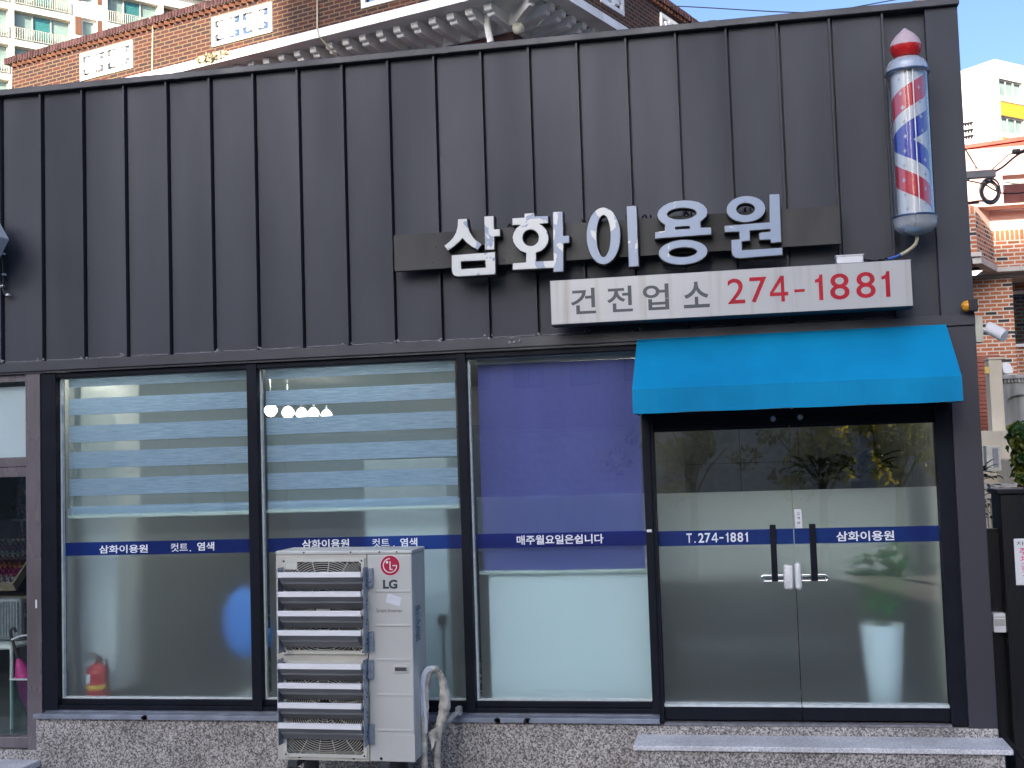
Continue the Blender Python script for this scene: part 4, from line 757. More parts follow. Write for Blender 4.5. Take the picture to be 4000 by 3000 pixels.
for zt in (-.47,-1.075):
    b = MB(); dz = (zt+.8)*.012
    b.box(-3.098+dz,-3.0955+dz,YF-.12,YF-.018,zt-.565,zt); b.put('louvre_side_rail', M['galv'], ac)
    b = MB(); b.box(-2.505+dz,-2.5025+dz,YF-.12,YF-.018,zt-.565,zt)
    for zz in (zt-.012, zt-.43): b.rbox(-2.5024+dz,-2.468+dz,YF-.03,YF-.0085,zz-.125,zz,.002,1); b.rbox(-2.515+dz,-2.5055+dz,YF-.10,YF-.018,zz-.125,zz,.002,1)
    sp = b.put('louvre_side_rail', M['galv'], ac)
    b = MB()
    for k in range(4):
        for (dy, dzz) in ((-.06,-.10),(-.05,-.075)): b.lathe([(.009,0),(.009,.0015)], (-2.5024+dz,YF+dy,zt-.02-.128*k+dzz), 8, 'X')
    b.put('slot', M['black'], sp)
    b = MB()
    for k in range(34): b.lathe([(.0045,0),(.004,.0015)], (-2.528+dz,YF-.0145,zt-.14-.0087*k), 6, 'Y', Matrix.Scale(1,4))
    b.put('perforation', M['black'], ac)
# emblem and lettering
red = mat('emblem_red', (.42,.005,.045), .35, 0, .03, 8); wh = mat('emblem_white', (.80,.80,.80), .4, 0, .02, 8)
lx, lz, R_ = -2.348, -.467, .066
cir = lambda rr, n=48, c=(lx,lz): [(c[0]+rr*math.cos(2*math.pi*k/n), c[1]+rr*math.sin(2*math.pi*k/n)) for k in range(n)]
em = outline_mesh('emblem', [cir(R_)], YF-.0045, YF-.0021, red, ac)
arc = [(lx+.049*math.cos(a), lz+.049*math.sin(a)) for a in [rad(90+(270)*k/40) for k in range(41)]]; arc2 = [(lx+.043*math.cos(a), lz+.043*math.sin(a)) for a in [rad(360-(270)*k/40) for k in range(41)]]
arc_pts = arc[:-1]+[(lx+.049,lz+.003),(lx+.016,lz+.003),(lx+.016,lz-.004),(lx+.0425,lz-.004)]+arc2[2:]
outline_mesh('emblem_ring', [arc_pts], YF-.0060, YF-.0046, wh, em)
outline_mesh('emblem_stroke', [[(lx-.003,lz+.028),(lx+.004,lz+.028),(lx+.004,lz-.022),(lx+.018,lz-.022),(lx+.018,lz-.029),(lx-.003,lz-.029)]], YF-.0060, YF-.0046, wh, em)
outline_mesh('emblem_dot', [cir(.0088, 20, (lx-.020,lz+.022))], YF-.0060, YF-.0046, wh, em)
outline_mesh('emblem_border', [cir(R_+.003), cir(R_)], YF-.0036, YF-.0021, wh, em)
text_mesh('lettering', 'LG', -2.399, -2.300, -.621, -.561, YF-.0025, mat('dark_print', (.03,.045,.055), .4), ac, bold=.04, depth=.0008)
text_mesh('lettering', 'Smart Inverter', -2.447, -2.267, -.776, -.751, YF-.0025, mat('grey_print', (.16,.16,.16), .5), ac, bold=.004, depth=.0008)
b = MB(); b.prism([(-2.369,-.651),(-2.275,-.679),(-2.287,-.735),(-2.30,-.733),(-2.381,-.709)], lambda a, c, d: (a,d,c), YF-.0034, YF-.0024); b.put('paper_sticker', mat('torn_paper', (.66,.68,.74), .6, 0, .04, 30), ac)
b = MB(); r = random.Random(21)
for k in range(15): z0 = -.745-.0158*k; b.face([(X1A+.0012,-.545+r.uniform(-.02,.01),z0),(X1A+.0012,-.425+r.uniform(-.05,.02),z0),(X1A+.0012,-.425+r.uniform(-.05,.02),z0-.0146),(X1A+.0012,-.545+r.uniform(-.02,.01),z0-.0146)])
b.put('rating_label', granite('worn_label', [(0,(.03,.04,.07)),(.35,(.30,.36,.45)),(.6,(.08,.12,.2)),(.8,(.5,.55,.62))], 130, .4), ac, recalc=False)
for x in (-3.04,-2.40):
    b = MB(); b.rbox(x-.035,x+.035,YF-.03,YB+.03,-1.80,-1.7555,.004,1); b.rbox(x-.05,x+.05,YF-.05,YF+.0,-1.99,-1.8005,.004,1); b.rbox(x-.05,x+.05,YB-.02,YB+.03,-1.99,-1.8005,.004,1); b.put('foot', M['trim'], ac)
b = MB(); b.rbox(-3.2,-2.15,YF-.08,YB+.06,-2.085,-1.9905,.01,2); b.put('base_slab', mat('old_concrete', (.10,.10,.095), .9, 0, .2, 6, bump=.4, bs=70), ac)
# refrigerant hose loop
hm = mat('taped_insulation', (.52,.50,.44), .7, 0, .32, 14, bump=.5, bs=30); hw = mat('white_hose', (.66,.70,.76), .4, 0, .08, 10)
HX = -.42
def spl(pts, n=8):
    pts = [Vector(p) for p in pts]; res = []
    for i in range(len(pts)-1):
        p0, p1, p2, p3 = pts[max(i-1,0)], pts[i], pts[i+1], pts[min(i+2,len(pts)-1)]
        for k in range(n):
            u = k/n; res.append(.5*((2*p1)+(p2-p0)*u+(2*p0-5*p1+4*p2-p3)*u*u+(3*p1-p0-3*p2+p3)*u**3))
    return res+[pts[-1]]
b = MB(); r = random.Random(8); ph = [r.uniform(-.006,.006) for _ in range(200)]
path = spl([(-2.182,HX-.02,-2.05),(-2.184,HX-.02,-1.84),(-2.186,HX-.02,-1.68),(-2.176,HX-.02,-1.50),(-2.172,HX,-1.34),(-2.158,HX,-1.235),(-2.124,HX,-1.180),(-2.086,HX,-1.198),(-2.052,HX,-1.26),(-2.040,HX,-1.36),(-2.052,HX+.02,-1.46),(-2.085,HX+.03,-1.56),(-2.104,HX+.03,-1.68),(-2.108,HX+.03,-1.86),(-2.11,HX+.03,-2.05)])
b.tube(path, lambda u: .024 + ph[int(u*150)]*.5 + (.016*math.exp(-((u-.68)/.10)**2)), 12)
ho = b.put('insulated_hose', hm, ac, smooth=True)
b = MB(); b.face([(-2.155,HX-.03,-1.60),(-2.10,HX-.035,-1.56),(-2.075,HX-.03,-1.66),(-2.105,HX-.028,-1.65),(-2.13,HX-.03,-1.72),(-2.135,HX-.032,-1.66)]); b.put('torn_tape', hm, ho, recalc=False)
b = MB(); b.tube(spl([(-2.225,HX-.02,-1.66),(-2.19,HX-.02,-1.60),(-2.192,HX-.03,-1.45),(-2.197,HX-.03,-1.32),(-2.178,HX-.03,-1.21),(-2.138,HX-.02,-1.168),(-2.10,HX-.01,-1.185)]), .012, 8); b.tube(spl([(-2.21,HX,-1.66),(-2.165,HX-.035,-1.58),(-2.172,HX-.035,-1.42),(-2.178,HX-.035,-1.30),(-2.158,HX-.03,-1.205),(-2.125,HX-.02,-1.18)]), .010, 8); b.tube(spl([(-2.222,HX-.02,-1.655),(-2.215,HX-.02,-1.58),(-2.185,HX-.02,-1.50)]), .010, 8); b.put('drain_hose', hw, ac, smooth=True)
b = MB(); b.rbox(-2.05,-2.01,-.10,-.0305,-1.56,-1.50,.01,2); b.tube([(-2.10,HX+.06,-1.62),(-2.06,-.2,-1.56),(-2.03,-.08,-1.53)], .016, 8); b.put('wall_inlet', hm, ac)
ko = thing('fallen_hose', 'black hose lying on the pavement below the granite base', 'hose', (-1.35,-.3,-1.97))
b = MB(); b.tube(spl([(-1.5,-.25,-1.955),(-1.2,-.35,-1.90),(-.98,-.37,-1.866),(-.82,-.36,-1.88),(-.7,-.3,-1.955)]), .02, 8); b.put('tube', M['black'], ko, smooth=True)

# ------------------------------------------------------------------ neighbouring nail salon at the left edge
nb_ = thing('neighbouring_shop', 'brown framed shop front at the far left edge with a white blind above', 'shop', (-6.4,.0,-1.98))
b = MB(); b.rbox(-5.385,-5.262,-.02,.10,-1.856,.984,.003)
b.rbox(-7.6,-5.3855,.0,.10,.93,.984,.003); b.rbox(-7.6,-5.3855,-.004,.10,.276,.345,.003); b.rbox(-7.6,-5.3855,-.012,.10,.197,.270,.003); b.rbox(-7.6,-5.3855,-.004,.10,-1.848,-1.768,.003)
b.put('frame', M['brownalu'], nb_)
b = MB(); b.rbox(-5.31,-5.295,-.026,-.0201,-.80,-.735,.004,2); b.put('chipped_sticker', M['white'], nb_)
b = MB(); b.face([(-7.6,.05,-1.767),(-5.386,.05,-1.767),(-5.386,.05,.196),(-7.6,.05,.196)]); b.face([(-7.6,.05,.346),(-5.386,.05,.346),(-5.386,.05,.929),(-7.6,.05,.929)]); b.put('pane', M['glass'], nb_, recalc=False)
b = MB(); b.box(-7.6,-5.40,.09,.094,.35,.90); b.put('white_blind', mat('white_blind', (.60,.68,.70), .7, 0, .03, 2), nb_)
b = MB(); b.box(-7.6,-5.307,-.03,.3,-1.98,-1.857); b.put('base_course', M['granite'], nb_)
b = MB(); b.rbox(-7.6,-5.27,-.5,-.031,-1.975,-1.925,.006); b.put('step', M['granite2'], nb_)
b = MB(); b.box(-7.6,-5.37,.11,4.0,-1.86,-1.83); b.put('interior_floor', mat('glossy_floor', (.16,.20,.19), .08, 0, .12, 2), nb_)
b = MB(); b.box(-7.6,-5.37,3.9,4.0,-1.83,1.0); b.box(-7.7,-7.6,.1,4.0,-1.83,1.0); b.box(-7.6,-5.37,.11,4.0,1.0,1.06); b.put('interior_wall', mat('salon_wall', (.10,.11,.12), .7), nb_)
cu = mat('hammered_copper', (.42,.16,.07), .25, .9, .3, 10)
t = thing('pendant_lamp', 'copper cone pendant lamp hanging in the neighbouring shop window', 'lamp', (-6.39,1.5,-.09))
b = MB(); b.lathe([(.006,1.0),(.006,.14),(.018,.12),(.022,.04),(.05,-.02),(.085,-.09),(.09,-.10),(.086,-.102)], (-6.40,1.5,0), 20); b.put('lamp_shade', cu, t, smooth=True)
t = thing('polish_rack', 'sloping rack of coloured nail polish bottles in the neighbouring shop', 'rack', (-6.5,1.5,-.8))
wd = mat('pale_wood', (.40,.36,.27), .6, 0, .12, 8)
b = MB(); xf = Matrix.Translation((0,1.35,-.77)) @ Matrix.Rotation(rad(38),4,'X')
b.box(-7.1,-6.36,0,.56,-.03,0,xf); b.box(-7.1,-6.36,-.02,0,-.03,.05,xf); b.box(-6.38,-6.36,0.0001,.56,.0001,.05,xf); b.box(-7.1,-6.36,.5601,.58,-.03,.05,xf); b.put('tray', wd, t)
cols = [(.35,.33,.36),(.30,.05,.12),(.25,.03,.14),(.40,.16,.06),(.14,.05,.06),(.10,.03,.04),(.22,.28,.24),(.12,.06,.14),(.16,.04,.14),(.12,.12,.14)]
r = random.Random(2)
for j in range(10):
    b = MB()
    for i in range(13): x = -7.02+.05*i; b.box(x,x+.032,.515-.052*j,.545-.052*j,.0005,.05,xf)
    for i in range(13): x = -7.02+.05*i; b.box(x+.009,x+.023,.523-.052*j,.537-.052*j,.0501,.085,xf)
    b.put('bottle_row', mat('polish_%s' % 'abcdefghij'[j], cols[9-j], .2, 0, .25, 25), t)
t = thing('bottle_shelf', 'wall shelf with two rows of small bottles behind the copper lamp', 'shelf', (-6.5,1.9,-.4))
b = MB()
for z in (-.05,-.20,-.38,-.47): b.box(-6.72,-6.2,1.85,1.98,z-.012,z)
b.box(-6.72,-6.7,1.98,2.0,-.47,.1); b.put('board', mat('shelf_glass', (.25,.30,.30), .3), t)
for zz, c in ((-.1999,(.05,.04,.04)),(-.3799,(.10,.03,.03)),(-.0499,(.20,.24,.25))):
    b = MB()
    for i in range(9): x = -6.68+.052*i; b.box(x,x+.03,1.88,1.91,zz,zz+.06); b.box(x+.009,x+.021,1.889,1.901,zz+.0601,zz+.12)
    b.put('bottle_row', mat('shelf_bottles', c, .25, 0, .3, 18), t)
t = thing('work_table', 'pale edged work table with papers below the polish rack', 'table', (-6.5,1.4,-1.83))
b = MB(); b.rbox(-7.2,-6.2,1.2,1.9,-.90,-.865,.004); b.rbox(-7.2,-6.2,1.2,1.9,-1.03,-1.0,.004); b.put('tabletop', wd, t)
b = MB(); b.box(-6.26,-6.2,1.25,1.3,-1.829,-1.031); b.box(-6.26,-6.2,1.8,1.85,-1.829,-1.031); b.box(-6.26,-6.2,1.25,1.3,-.999,-.901); b.put('leg', M['black'], t)
t = thing('salon_chair', 'chair with ribbed grey back and pale metal legs in the neighbouring shop', 'chair', (-6.0,.75,-1.83))
b = MB(); b.rbox(-6.35,-5.91,.72,.78,-1.15,-.80,.05,4)
for k in range(16): b.tube([(-6.33+.026*k,.712,-1.13),(-6.33+.026*k,.712,-.83)], .007, 5)
b.put('backrest', mat('ribbed_grey', (.28,.31,.32), .6, 0, .1, 20), t, smooth=True)
pm = mat('pale_chair_metal', (.62,.68,.62), .3)
for x, y in ((-5.885,.55),(-6.30,.55),(-5.885,.95),(-6.30,.95)): b = MB(); b.tube([(x,y,-1.829),(x,y,-1.18)], .014, 8); b.put('leg', pm, t, smooth=True)
b = MB(); b.tube([(-5.885,.55,-1.18),(-6.30,.55,-1.20)], .016, 8); b.tube([(-5.885,.55,-1.18),(-5.885,.95,-1.18)], .016, 8); b.tube([(-5.885,.95,-1.18),(-6.30,.95,-1.2)], .016, 8); b.rbox(-6.29,-5.90,.56,.94,-1.20,-1.16,.01); b.put('seat_frame', pm, t, smooth=True)
t = thing('umbrella_stand', 'clear umbrella stand by the brown door post', 'stand', (-5.70,.48,-1.83))
b = MB(); b.holes(-5.80,-5.60,-1.8295,-1.41,.40,.404,[]); b.box(-5.80,-5.796,.4041,.56,-1.8295,-1.41); b.box(-5.604,-5.60,.4041,.56,-1.8295,-1.41); b.put('panel', clear_glass('acrylic', (.72,.86,.84), 1.0), t)
b = MB(); b.tube([(-5.80,.40,-1.41),(-5.60,.40,-1.41),(-5.60,.56,-1.41),(-5.80,.56,-1.41),(-5.80,.40,-1.41)], .008, 6); b.tube([(-5.60,.42,-1.4),(-5.605,.42,-1.10),(-5.65,.42,-1.065),(-5.72,.42,-1.07),(-5.80,.42,-1.10)], .008, 6); b.put('rim', M['whiteplastic'], t, smooth=True)
t = thing('umbrella', 'folded magenta umbrella with a black hooked handle in the clear stand', 'umbrella', (-5.72,.48,-1.82))
b = MB(); b.tube([(-5.62,.48,-1.81),(-5.68,.48,-1.55),(-5.74,.48,-1.37),(-5.78,.48,-1.26)], lambda u: .02+.055*math.sin(math.pi*min(1,u*1.1))**.8, 10); b.put('canopy', mat('magenta_nylon', (.55,.02,.22), .5, 0, .2, 14), t, smooth=True)
b = MB(); b.tube(spl([(-5.78,.48,-1.27),(-5.82,.48,-1.15),(-5.845,.48,-1.06),(-5.84,.48,-1.03),(-5.815,.48,-1.02),(-5.80,.48,-1.05)]), .012, 8); b.put('handle', M['black'], t, smooth=True)

# ------------------------------------------------------------------ black gate with the parking notice at the right edge
gt = thing('metal_gate', 'black metal gate with a flat capped post right of the shop', 'gate', (1.9,.15,-2.0))
gm_ = mat('gloss_black_paint', (.010,.010,.012), .28, 0, .3, 3, (1,1,.3))
b = MB(); b.rbox(1.665,1.98,.05,.35,-1.98,-.125,.006); b.put('post', gm_, gt)
b = MB(); b.rbox(1.645,2.0,.03,.37,-.124,-.09,.006); b.put('post_cap', gm_, gt)
b = MB(); b.box(1.5575,1.664,.16,.20,-1.78,-.372); b.rbox(1.5575,1.664,.15,.21,-.3715,-.355,.003); b.put('infill_panel', gm_, gt)
b = MB(); b.box(2.0005,3.6,.14,.2,-1.95,-.3); b.put('leaf_panel', gm_, gt)
no = thing('parking_notice', 'white notice with pink hand painted Korean words on the black gate post', 'notice', (1.83,.045,-.57))
b = MB(); b.rbox(1.733,1.915,.040,.0485,-.722,-.418,.004); b.put('board', M['whiteplastic'], no)
pk = mat('pink_paint', (.72,.06,.20), .5, 0, .1, 20)
text_mesh('lettering', '차고앞', 1.748, 1.90, -.462, -.436, .0395, M['trim'], no, bold=.0, depth=.0008)
for k, ch in enumerate('주차금지'): text_mesh('lettering', ch, 1.762+.004*k, 1.812+.004*k, -.524-.0495*k, -.480-.0495*k, .0395, pk, no, bold=.005, depth=.0008)
mb_ = thing('meter_box', 'small white meter box between the shop pilaster and the black gate', 'box', (1.625,.12,-.97))
b = MB(); b.rbox(1.583,1.661,.07,.159,-1.032,-.908,.004); b.put('case', M['whiteplastic'], mb_); b = MB(); b.box(1.59,1.655,.0685,.0699,-.99,-.945); b.box(1.59,1.655,.0685,.0699,-.935,-.928); b.put('worn_print', mat('faded_print', (.45,.46,.42), .6), mb_)
kc = thing('ground_cable', 'thick black cable trailing down beside the step at the foot of the gate', 'cable', (1.6,0,-1.9))
b = MB(); b.tube(spl([(1.585,.05,-1.66),(1.60,-.02,-1.70),(1.63,-.15,-1.74),(1.66,-.3,-1.78),(1.665,-.42,-1.86),(1.62,-.5,-1.97)]), .016, 8); b.put('sheath', M['black'], kc, smooth=True)

# ------------------------------------------------------------------ garden wall, shrub and houses beyond the gate
cream = mat('cream_render', (.55,.49,.38), .8, 0, .14, 2.5, (1,1,.4), bump=.2, bs=40); grey_r = mat('stained_grey_render', (.34,.34,.33), .85, 0, .35, 3.0, (2,1,.3), col2=(.14,.14,.13))
gp = thing('gate_pillar', 'cream rendered gate pillar in front of the brick house', 'pillar', (3.62,10.1,-1.0))
b = MB(); b.rbox(3.56,3.74,10.0,10.3,-1.5,1.44,.01); b.rbox(3.545,3.80,9.98,10.32,1.4405,1.47,.006); b.put('shaft', cream, gp)
b = MB(); b.rbox(3.50,3.558,9.98,10.05,1.24,1.34,.006); b.put('doorbell', mat('ochre_plastic', (.62,.42,.08), .5), gp)
wc = thing('white_bag', 'crumpled white bag on top of the garden wall beside the cream pillar', 'bag', (3.80,10.1,1.25))
b = MB(); r = random.Random(6); b.prism([(3.742,1.37),(3.80,1.395),(3.86,1.37),(3.885,1.30),(3.895,1.235),(3.82,1.225),(3.76,1.24)], lambda a, c, d: (a,d,c), 10.02, 10.28); wcs = b.put('bag_body', M['whiteplastic'], wc, bevel=.012)
sg = thing('shutter_door', 'narrow reddish brown louvred door beside the cream pillar', 'door', (4.05,13,-.5))
b = MB(); b.box(3.80,4.32,13.0,13.05,.46,1.72); b.box(3.80,4.32,12.985,12.9995,1.02,1.08)
for k in range(18): b.rbox(3.84,4.28,12.98,13.0,.50+.065*k,.55+.065*k,.005,1) if k not in (8,) else None
b.put('leaf', mat('brown_red_paint', (.26,.07,.04), .5, 0, .15, 5), sg)
gw = thing('garden_wall', 'stained grey garden wall with a moulded coping and arched recess', 'wall', (5,11,-1.0))
b = MB()
arch = [(3.99,-.6),(3.99,.86)]+[(4.19-.20*math.cos(a),.86+.10*math.sin(a)) for a in [math.pi*k/10 for k in range(1,10)]]+[(4.39,.86),(4.39,-.6)]
b.box(3.741,6.5,11.06,11.25,-1.5,1.2)
b.prism([(3.741,-1.5),(3.741,1.2),(6.5,1.2),(6.5,-1.5),(4.39,-1.5)]+[(4.39,.86)]+[(4.19+.20*math.cos(a),.86+.10*math.sin(a)) for a in [math.pi*k/10 for k in range(1,10)]]+[(3.99,.86),(3.99,-1.5)], lambda a, c, d: (a,d,c), 11.0, 11.059)
b.put('wall_face', grey_r, gw)
b = MB(); b.rbox(3.741,6.5,10.92,11.3,1.2005,1.26,.01); 
for k in range(40): b.box(3.75+.05*k,3.78+.05*k,10.95,10.999,1.15,1.2)
b.put('coping', grey_r, gw)
b = MB(); b.rbox(2.7,3.75,9.0,10.9,-1.5,.40,.02); b.rbox(3.4,6.5,8.0,10.9,-1.5,.02,.02); b.rbox(2.6,6.5,7.0,10.9,-1.5,-.30,.02); tb = b.put('terrace_step', cream, gw)
bx = thing('electric_box', 'white electric box with a grey grooved side near the corner of the shop', 'box', (2.93,7.0,0))
b = MB(); b.rbox(2.86,3.02,6.80,6.99,-.10,.20,.006); b.put('case', mat('offwhite_box', (.60,.58,.50), .5), bx); b = MB(); b.rbox(2.93,2.99,6.78,6.799,-.06,.17,.004); b.put('door', mat('grey_box_door', (.30,.30,.33), .5), bx)
corr = mat('grey_green_pipe', (.26,.30,.24), .6)
b = MB()
for k in range(26): b.lathe([(.03,0),(.036,.006),(.03,.012)], (2.72,6.6,-.22+.018*k), 12)
cp = thing('corrugated_pipe', 'grey green corrugated pipe rising behind the shop corner', 'pipe', (2.72,6.6,-.22)); b.put('tube', corr, cp, smooth=True)
lf = leafmat('shrub_leaf', (.012,.04,.010), (.035,.10,.018), (.22,.24,.03), 4.0)
def cluster(b, c, rad_, n, size, r):
    for k in range(n):
        d = Vector((r.gauss(0,1), r.gauss(0,1), r.gauss(0,1))).normalized(); p = Vector(c)+Vector((d.x*rad_[0], d.y*rad_[1], d.z*rad_[2]))*(r.uniform(.35,1)**.6)
        u = Vector((r.gauss(0,1), r.gauss(0,1), r.gauss(0,.7)+.2)).normalized(); w_ = u.orthogonal().normalized(); w_.rotate(Matrix.Rotation(r.uniform(0,6.28),3,u)); s_ = size*r.uniform(.6,1.3)
        q = u.cross(w_)
        b.f([b.v(p-w_*s_*.5), b.v(p+q*s_*.32+u*s_*.1), b.v(p+w_*s_*.5), b.v(p-q*s_*.32+u*s_*.1)])
sh = thing('shrub', 'leafy green and yellow shrub hanging over the garden behind the black gate', 'shrub', (2.75,4.2,-1.5))
b = MB(); r = random.Random(31)
for c, q, n in (((2.74,4.1,.18),(.20,.25,.22),420),((2.80,4.2,-.05),(.20,.25,.24),420),((2.66,4.05,.30),(.12,.2,.13),200),((3.0,4.3,.15),(.3,.3,.4),500),((2.72,4.1,-.12),(.13,.2,.12),180)): cluster(b, c, q, n, .07, r)
b.put('foliage', lf, sh, recalc=False)
b = MB(); b.tube([(2.82,4.25,-2.0),(2.80,4.2,-.8),(2.76,4.15,-.1),(2.70,4.1,.2)], .03, 7, r1=.008); b.tube([(2.80,4.2,-.8),(2.95,4.3,-.2),(3.0,4.3,.2)], .018, 6, r1=.006); b.put('stem', mat('bark', (.09,.065,.045), .9), sh)
pl = thing('garden_plants', 'sparse dark leaved plants growing in the gap beside the black gate', 'plant', (1.9,1.5,-2.0))
b = MB(); r = random.Random(17); leafy(b, (1.86,1.5,-.55), 60, .52, .09, .09, .014, r); leafy(b, (1.96,2.4,-.45), 40, .5, .14, .13, .02, r); b.put('foliage', leafmat('dark_garden_leaf', (.015,.025,.012), (.035,.04,.02), (.08,.07,.03)), pl, recalc=False)
b = MB()
for k in range(7): x = 1.82+.02*k; b.tube([(x,1.5,-2.0),(x+.01,1.5,-.9),(x+.015*math.sin(k*2),1.5,-.25)], .005, 5)
b.put('stem', mat('pale_stem', (.30,.26,.17), .8), pl)

# brick house on the right: orange brick with a projecting balcony and a pink storey above
ob = brick('orange_brick', [(0,(.030,.026,.026)),(.13,(.035,.030,.030)),(.16,(.36,.11,.045)),(.55,(.44,.14,.055)),(1,(.33,.10,.045))], (.52,.47,.40), .22, .075, .013)
obs = brick('orange_soldier_brick', [(0,(.40,.13,.05)),(.5,(.46,.15,.06)),(1,(.30,.09,.04))], (.52,.47,.40), .30, .085, .012, 0, True)
rh = thing('brick_house', 'orange brick house with a projecting balcony and pink storey right of the shop', 'house', (5,15,-2.0))
b = MB(); b.box(3.6,5.12,15.5,16.5,-2.0,3.345); b.box(5.10,9.0,16.5,17.5,-2.0,3.345); b.put('wall', ob, rh)
b = MB(); b.box(3.0,4.245,13.98,14.6,3.62,4.30); b.box(4.2455,9.0,15.2,15.45,3.50,4.0); b.face([(4.2455,14.02,3.62),(4.77,15.2,3.52),(4.77,15.2,4.16),(4.2455,14.02,4.40)]); b.put('balcony_wall', ob, rh, recalc=False)
b = MB(); b.box(4.2455,9.0,15.19,15.46,4.0005,4.19); b.box(3.0,4.245,13.97,14.61,4.3005,4.45); b.put('soldier_course', obs, rh)
sl_ = mat('pale_slab', (.50,.47,.43), .8, 0, .1, 2)
b = MB(); b.box(4.60,9.0,15.15,17.4,3.415,3.499); b.box(2.9,4.30,13.9,17.4,3.54,3.619); b.box(4.05,9.0,15.47,17.4,3.346,3.414); b.prism([(4.15,13.95),(4.30,13.95),(4.80,15.149),(4.60,15.149)], lambda a, c, d: (a,c,d), 3.42, 3.539); b.put('balcony_slab', sl_, rh)
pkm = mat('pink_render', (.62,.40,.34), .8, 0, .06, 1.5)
b = MB(); b.prism([(4.0,14.75),(4.246,14.62),(4.78,15.47),(9,15.47),(9,16.6),(4.0,16.6)], lambda a, c, d: (a,c,d), 4.2005, 4.62)
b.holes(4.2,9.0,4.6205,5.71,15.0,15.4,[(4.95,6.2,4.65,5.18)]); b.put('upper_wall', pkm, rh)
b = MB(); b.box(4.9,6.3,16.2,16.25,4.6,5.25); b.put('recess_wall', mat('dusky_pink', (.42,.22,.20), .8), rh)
b = MB(); b.prism([(4.15,5.712),(9.1,6.08),(9.1,6.15),(4.15,5.78)], lambda a, c, d: (a,d,c), 14.95, 15.5); b.prism([(4.2,5.7105),(9.0,5.7105),(9.0,6.06)], lambda a, c, d: (a,d,c), 15.0, 15.4); b.put('roof_trim', mat('red_trim', (.50,.06,.03), .5), rh)
b = MB(); b.holes(5.25,6.3,2.1,3.2,16.44,16.49,[(5.31,5.75,2.16,3.13),(5.80,6.24,2.16,3.13)]); rw = b.put('window', M['whiteplastic'], rh); b = MB(); b.face([(5.31,16.47,2.16),(6.24,16.47,2.16),(6.24,16.47,3.13),(5.31,16.47,3.13)]); b.put('pane', clear_glass('house_glass', (.3,.35,.36), 1.4), rw, recalc=False)
b = MB(); b.lathe([(.05,0),(.06,.03),(.04,.08),(.01,.09)], (5.12,15.9,5.1), 12); b.put('porch_lamp', M['whiteplastic'], rh, smooth=True)

# white apartment block far right
WR = math.atan2(.673,.74)
wb = thing('white_block', 'white apartment block with orange bands far behind the right corner', 'apartment building', (16.2,68.5,0), rz=WR, local=True)
wm = mat('white_render', (.62,.60,.56), .8, 0, .05, .6)
b = MB(); wz = [(.28+5*k,2.6+5*k,za,zb) for k in range(3) for za, zb in ((21.2,22.6),(18.95,20.3),(16.2,17.6))]
b.holes(0,16,-2,23.75,0,.3,[]+wz); b.box(0,16,.3001,11,-2,23.75); b.put('wall', wm, wb)
b = MB(); b.holes(.001,0.9,0,0.1,0,0.1,[]) if False else None
for k in range(3):
    for za, zb in ((20.31,21.19),(17.7,18.93)): b.box(.28+5*k,2.6+5*k,-.03,-.001,za,zb)
b.put('orange_band', mat('orange_panel', (.70,.33,.03), .6, 0, .05, 2), wb)
def wframe(b, x0, x1, z0, z1, y, n, t=.06):
    b.box(x0,x1,y,y+.08,z1-t,z1); b.box(x0,x1,y,y+.08,z0,z0+t)
    for k in range(n+1): x = x0+(x1-x0-t)*k/n; b.box(x,x+t,y,y+.08,z0+t,z1-t)
def rail(b, x0, x1, z0, z1, y, gap=.14, t=.03):
    b.box(x0,x1,y,y+t,z1-t,z1); b.box(x0,x1,y,y+t,z0,z0+t); n = int((x1-x0)/gap)
    for k in range(n+1): x = x0+(x1-x0-t)*k/n; b.box(x,x+t,y+.002,y+t-.002,z0+t,z1-t)
gtint = clear_glass('far_glass', (.72,.80,.78), 1.0); curt = mat('far_curtain', (.50,.56,.52), .8, 0, .12, .8)
alu = mat('far_alu_frame', (.42,.40,.37), .5, 0, .08, 1)
for (xa,xb,za,zb) in wz:
    b = MB(); wframe(b, xa, xb, za, zb, .12, 3, .09); f = b.put('window', alu, wb); b = MB(); b.face([(xa,.17,za),(xb,.17,za),(xb,.17,zb),(xa,.17,zb)]); b.put('pane', gtint, f, recalc=False)
    b = MB(); b.box(xa+.02,xb-.02,.26,.298,za,zb); b.put('curtain', curt, f); b = MB(); rail(b, xa, xb, za-.03, za+.34, -.07, .12); b.put('railing', alu, f)

# utility pole hidden behind the corner, its cross arm and coil of cable
up = thing('utility_pole', 'utility pole with cross arm and coiled cable behind the shop corner', 'utility pole', (2.35,6,-2.1))
b = MB(); b.tube([(2.3,6.0,-2.1),(2.3,6.0,6.0)], .15, 16, r1=.11); b.put('pole', mat('concrete_pole', (.35,.34,.32), .8), up, smooth=True)
b = MB(); b.rbox(2.3,2.94,5.78,5.85,3.215,3.30,.006); b.rbox(2.3,2.75,5.8,5.85,2.93,2.955,.004); b.tube([(2.3,5.8,3.1),(2.66,5.8,3.22)], .015, 6); b.put('cross_arm', mat('dark_arm', (.10,.10,.11), .5, .3), up)
b = MB()
for z in (3.69,3.76,3.84): b.tube([(2.40,5.8,z-.02),(2.73,5.8,z+.015)], .012, 6)
for z in (3.69,3.76,3.84):
    for k in range(4): b.lathe([(.016,0),(.030,.008),(.016,.016)], (2.61+.03*k,5.8,z), 10, 'X')
b.put('insulator', mat('brown_insulator', (.16,.13,.12), .35), up, smooth=True)
b = MB(); r = random.Random(14)
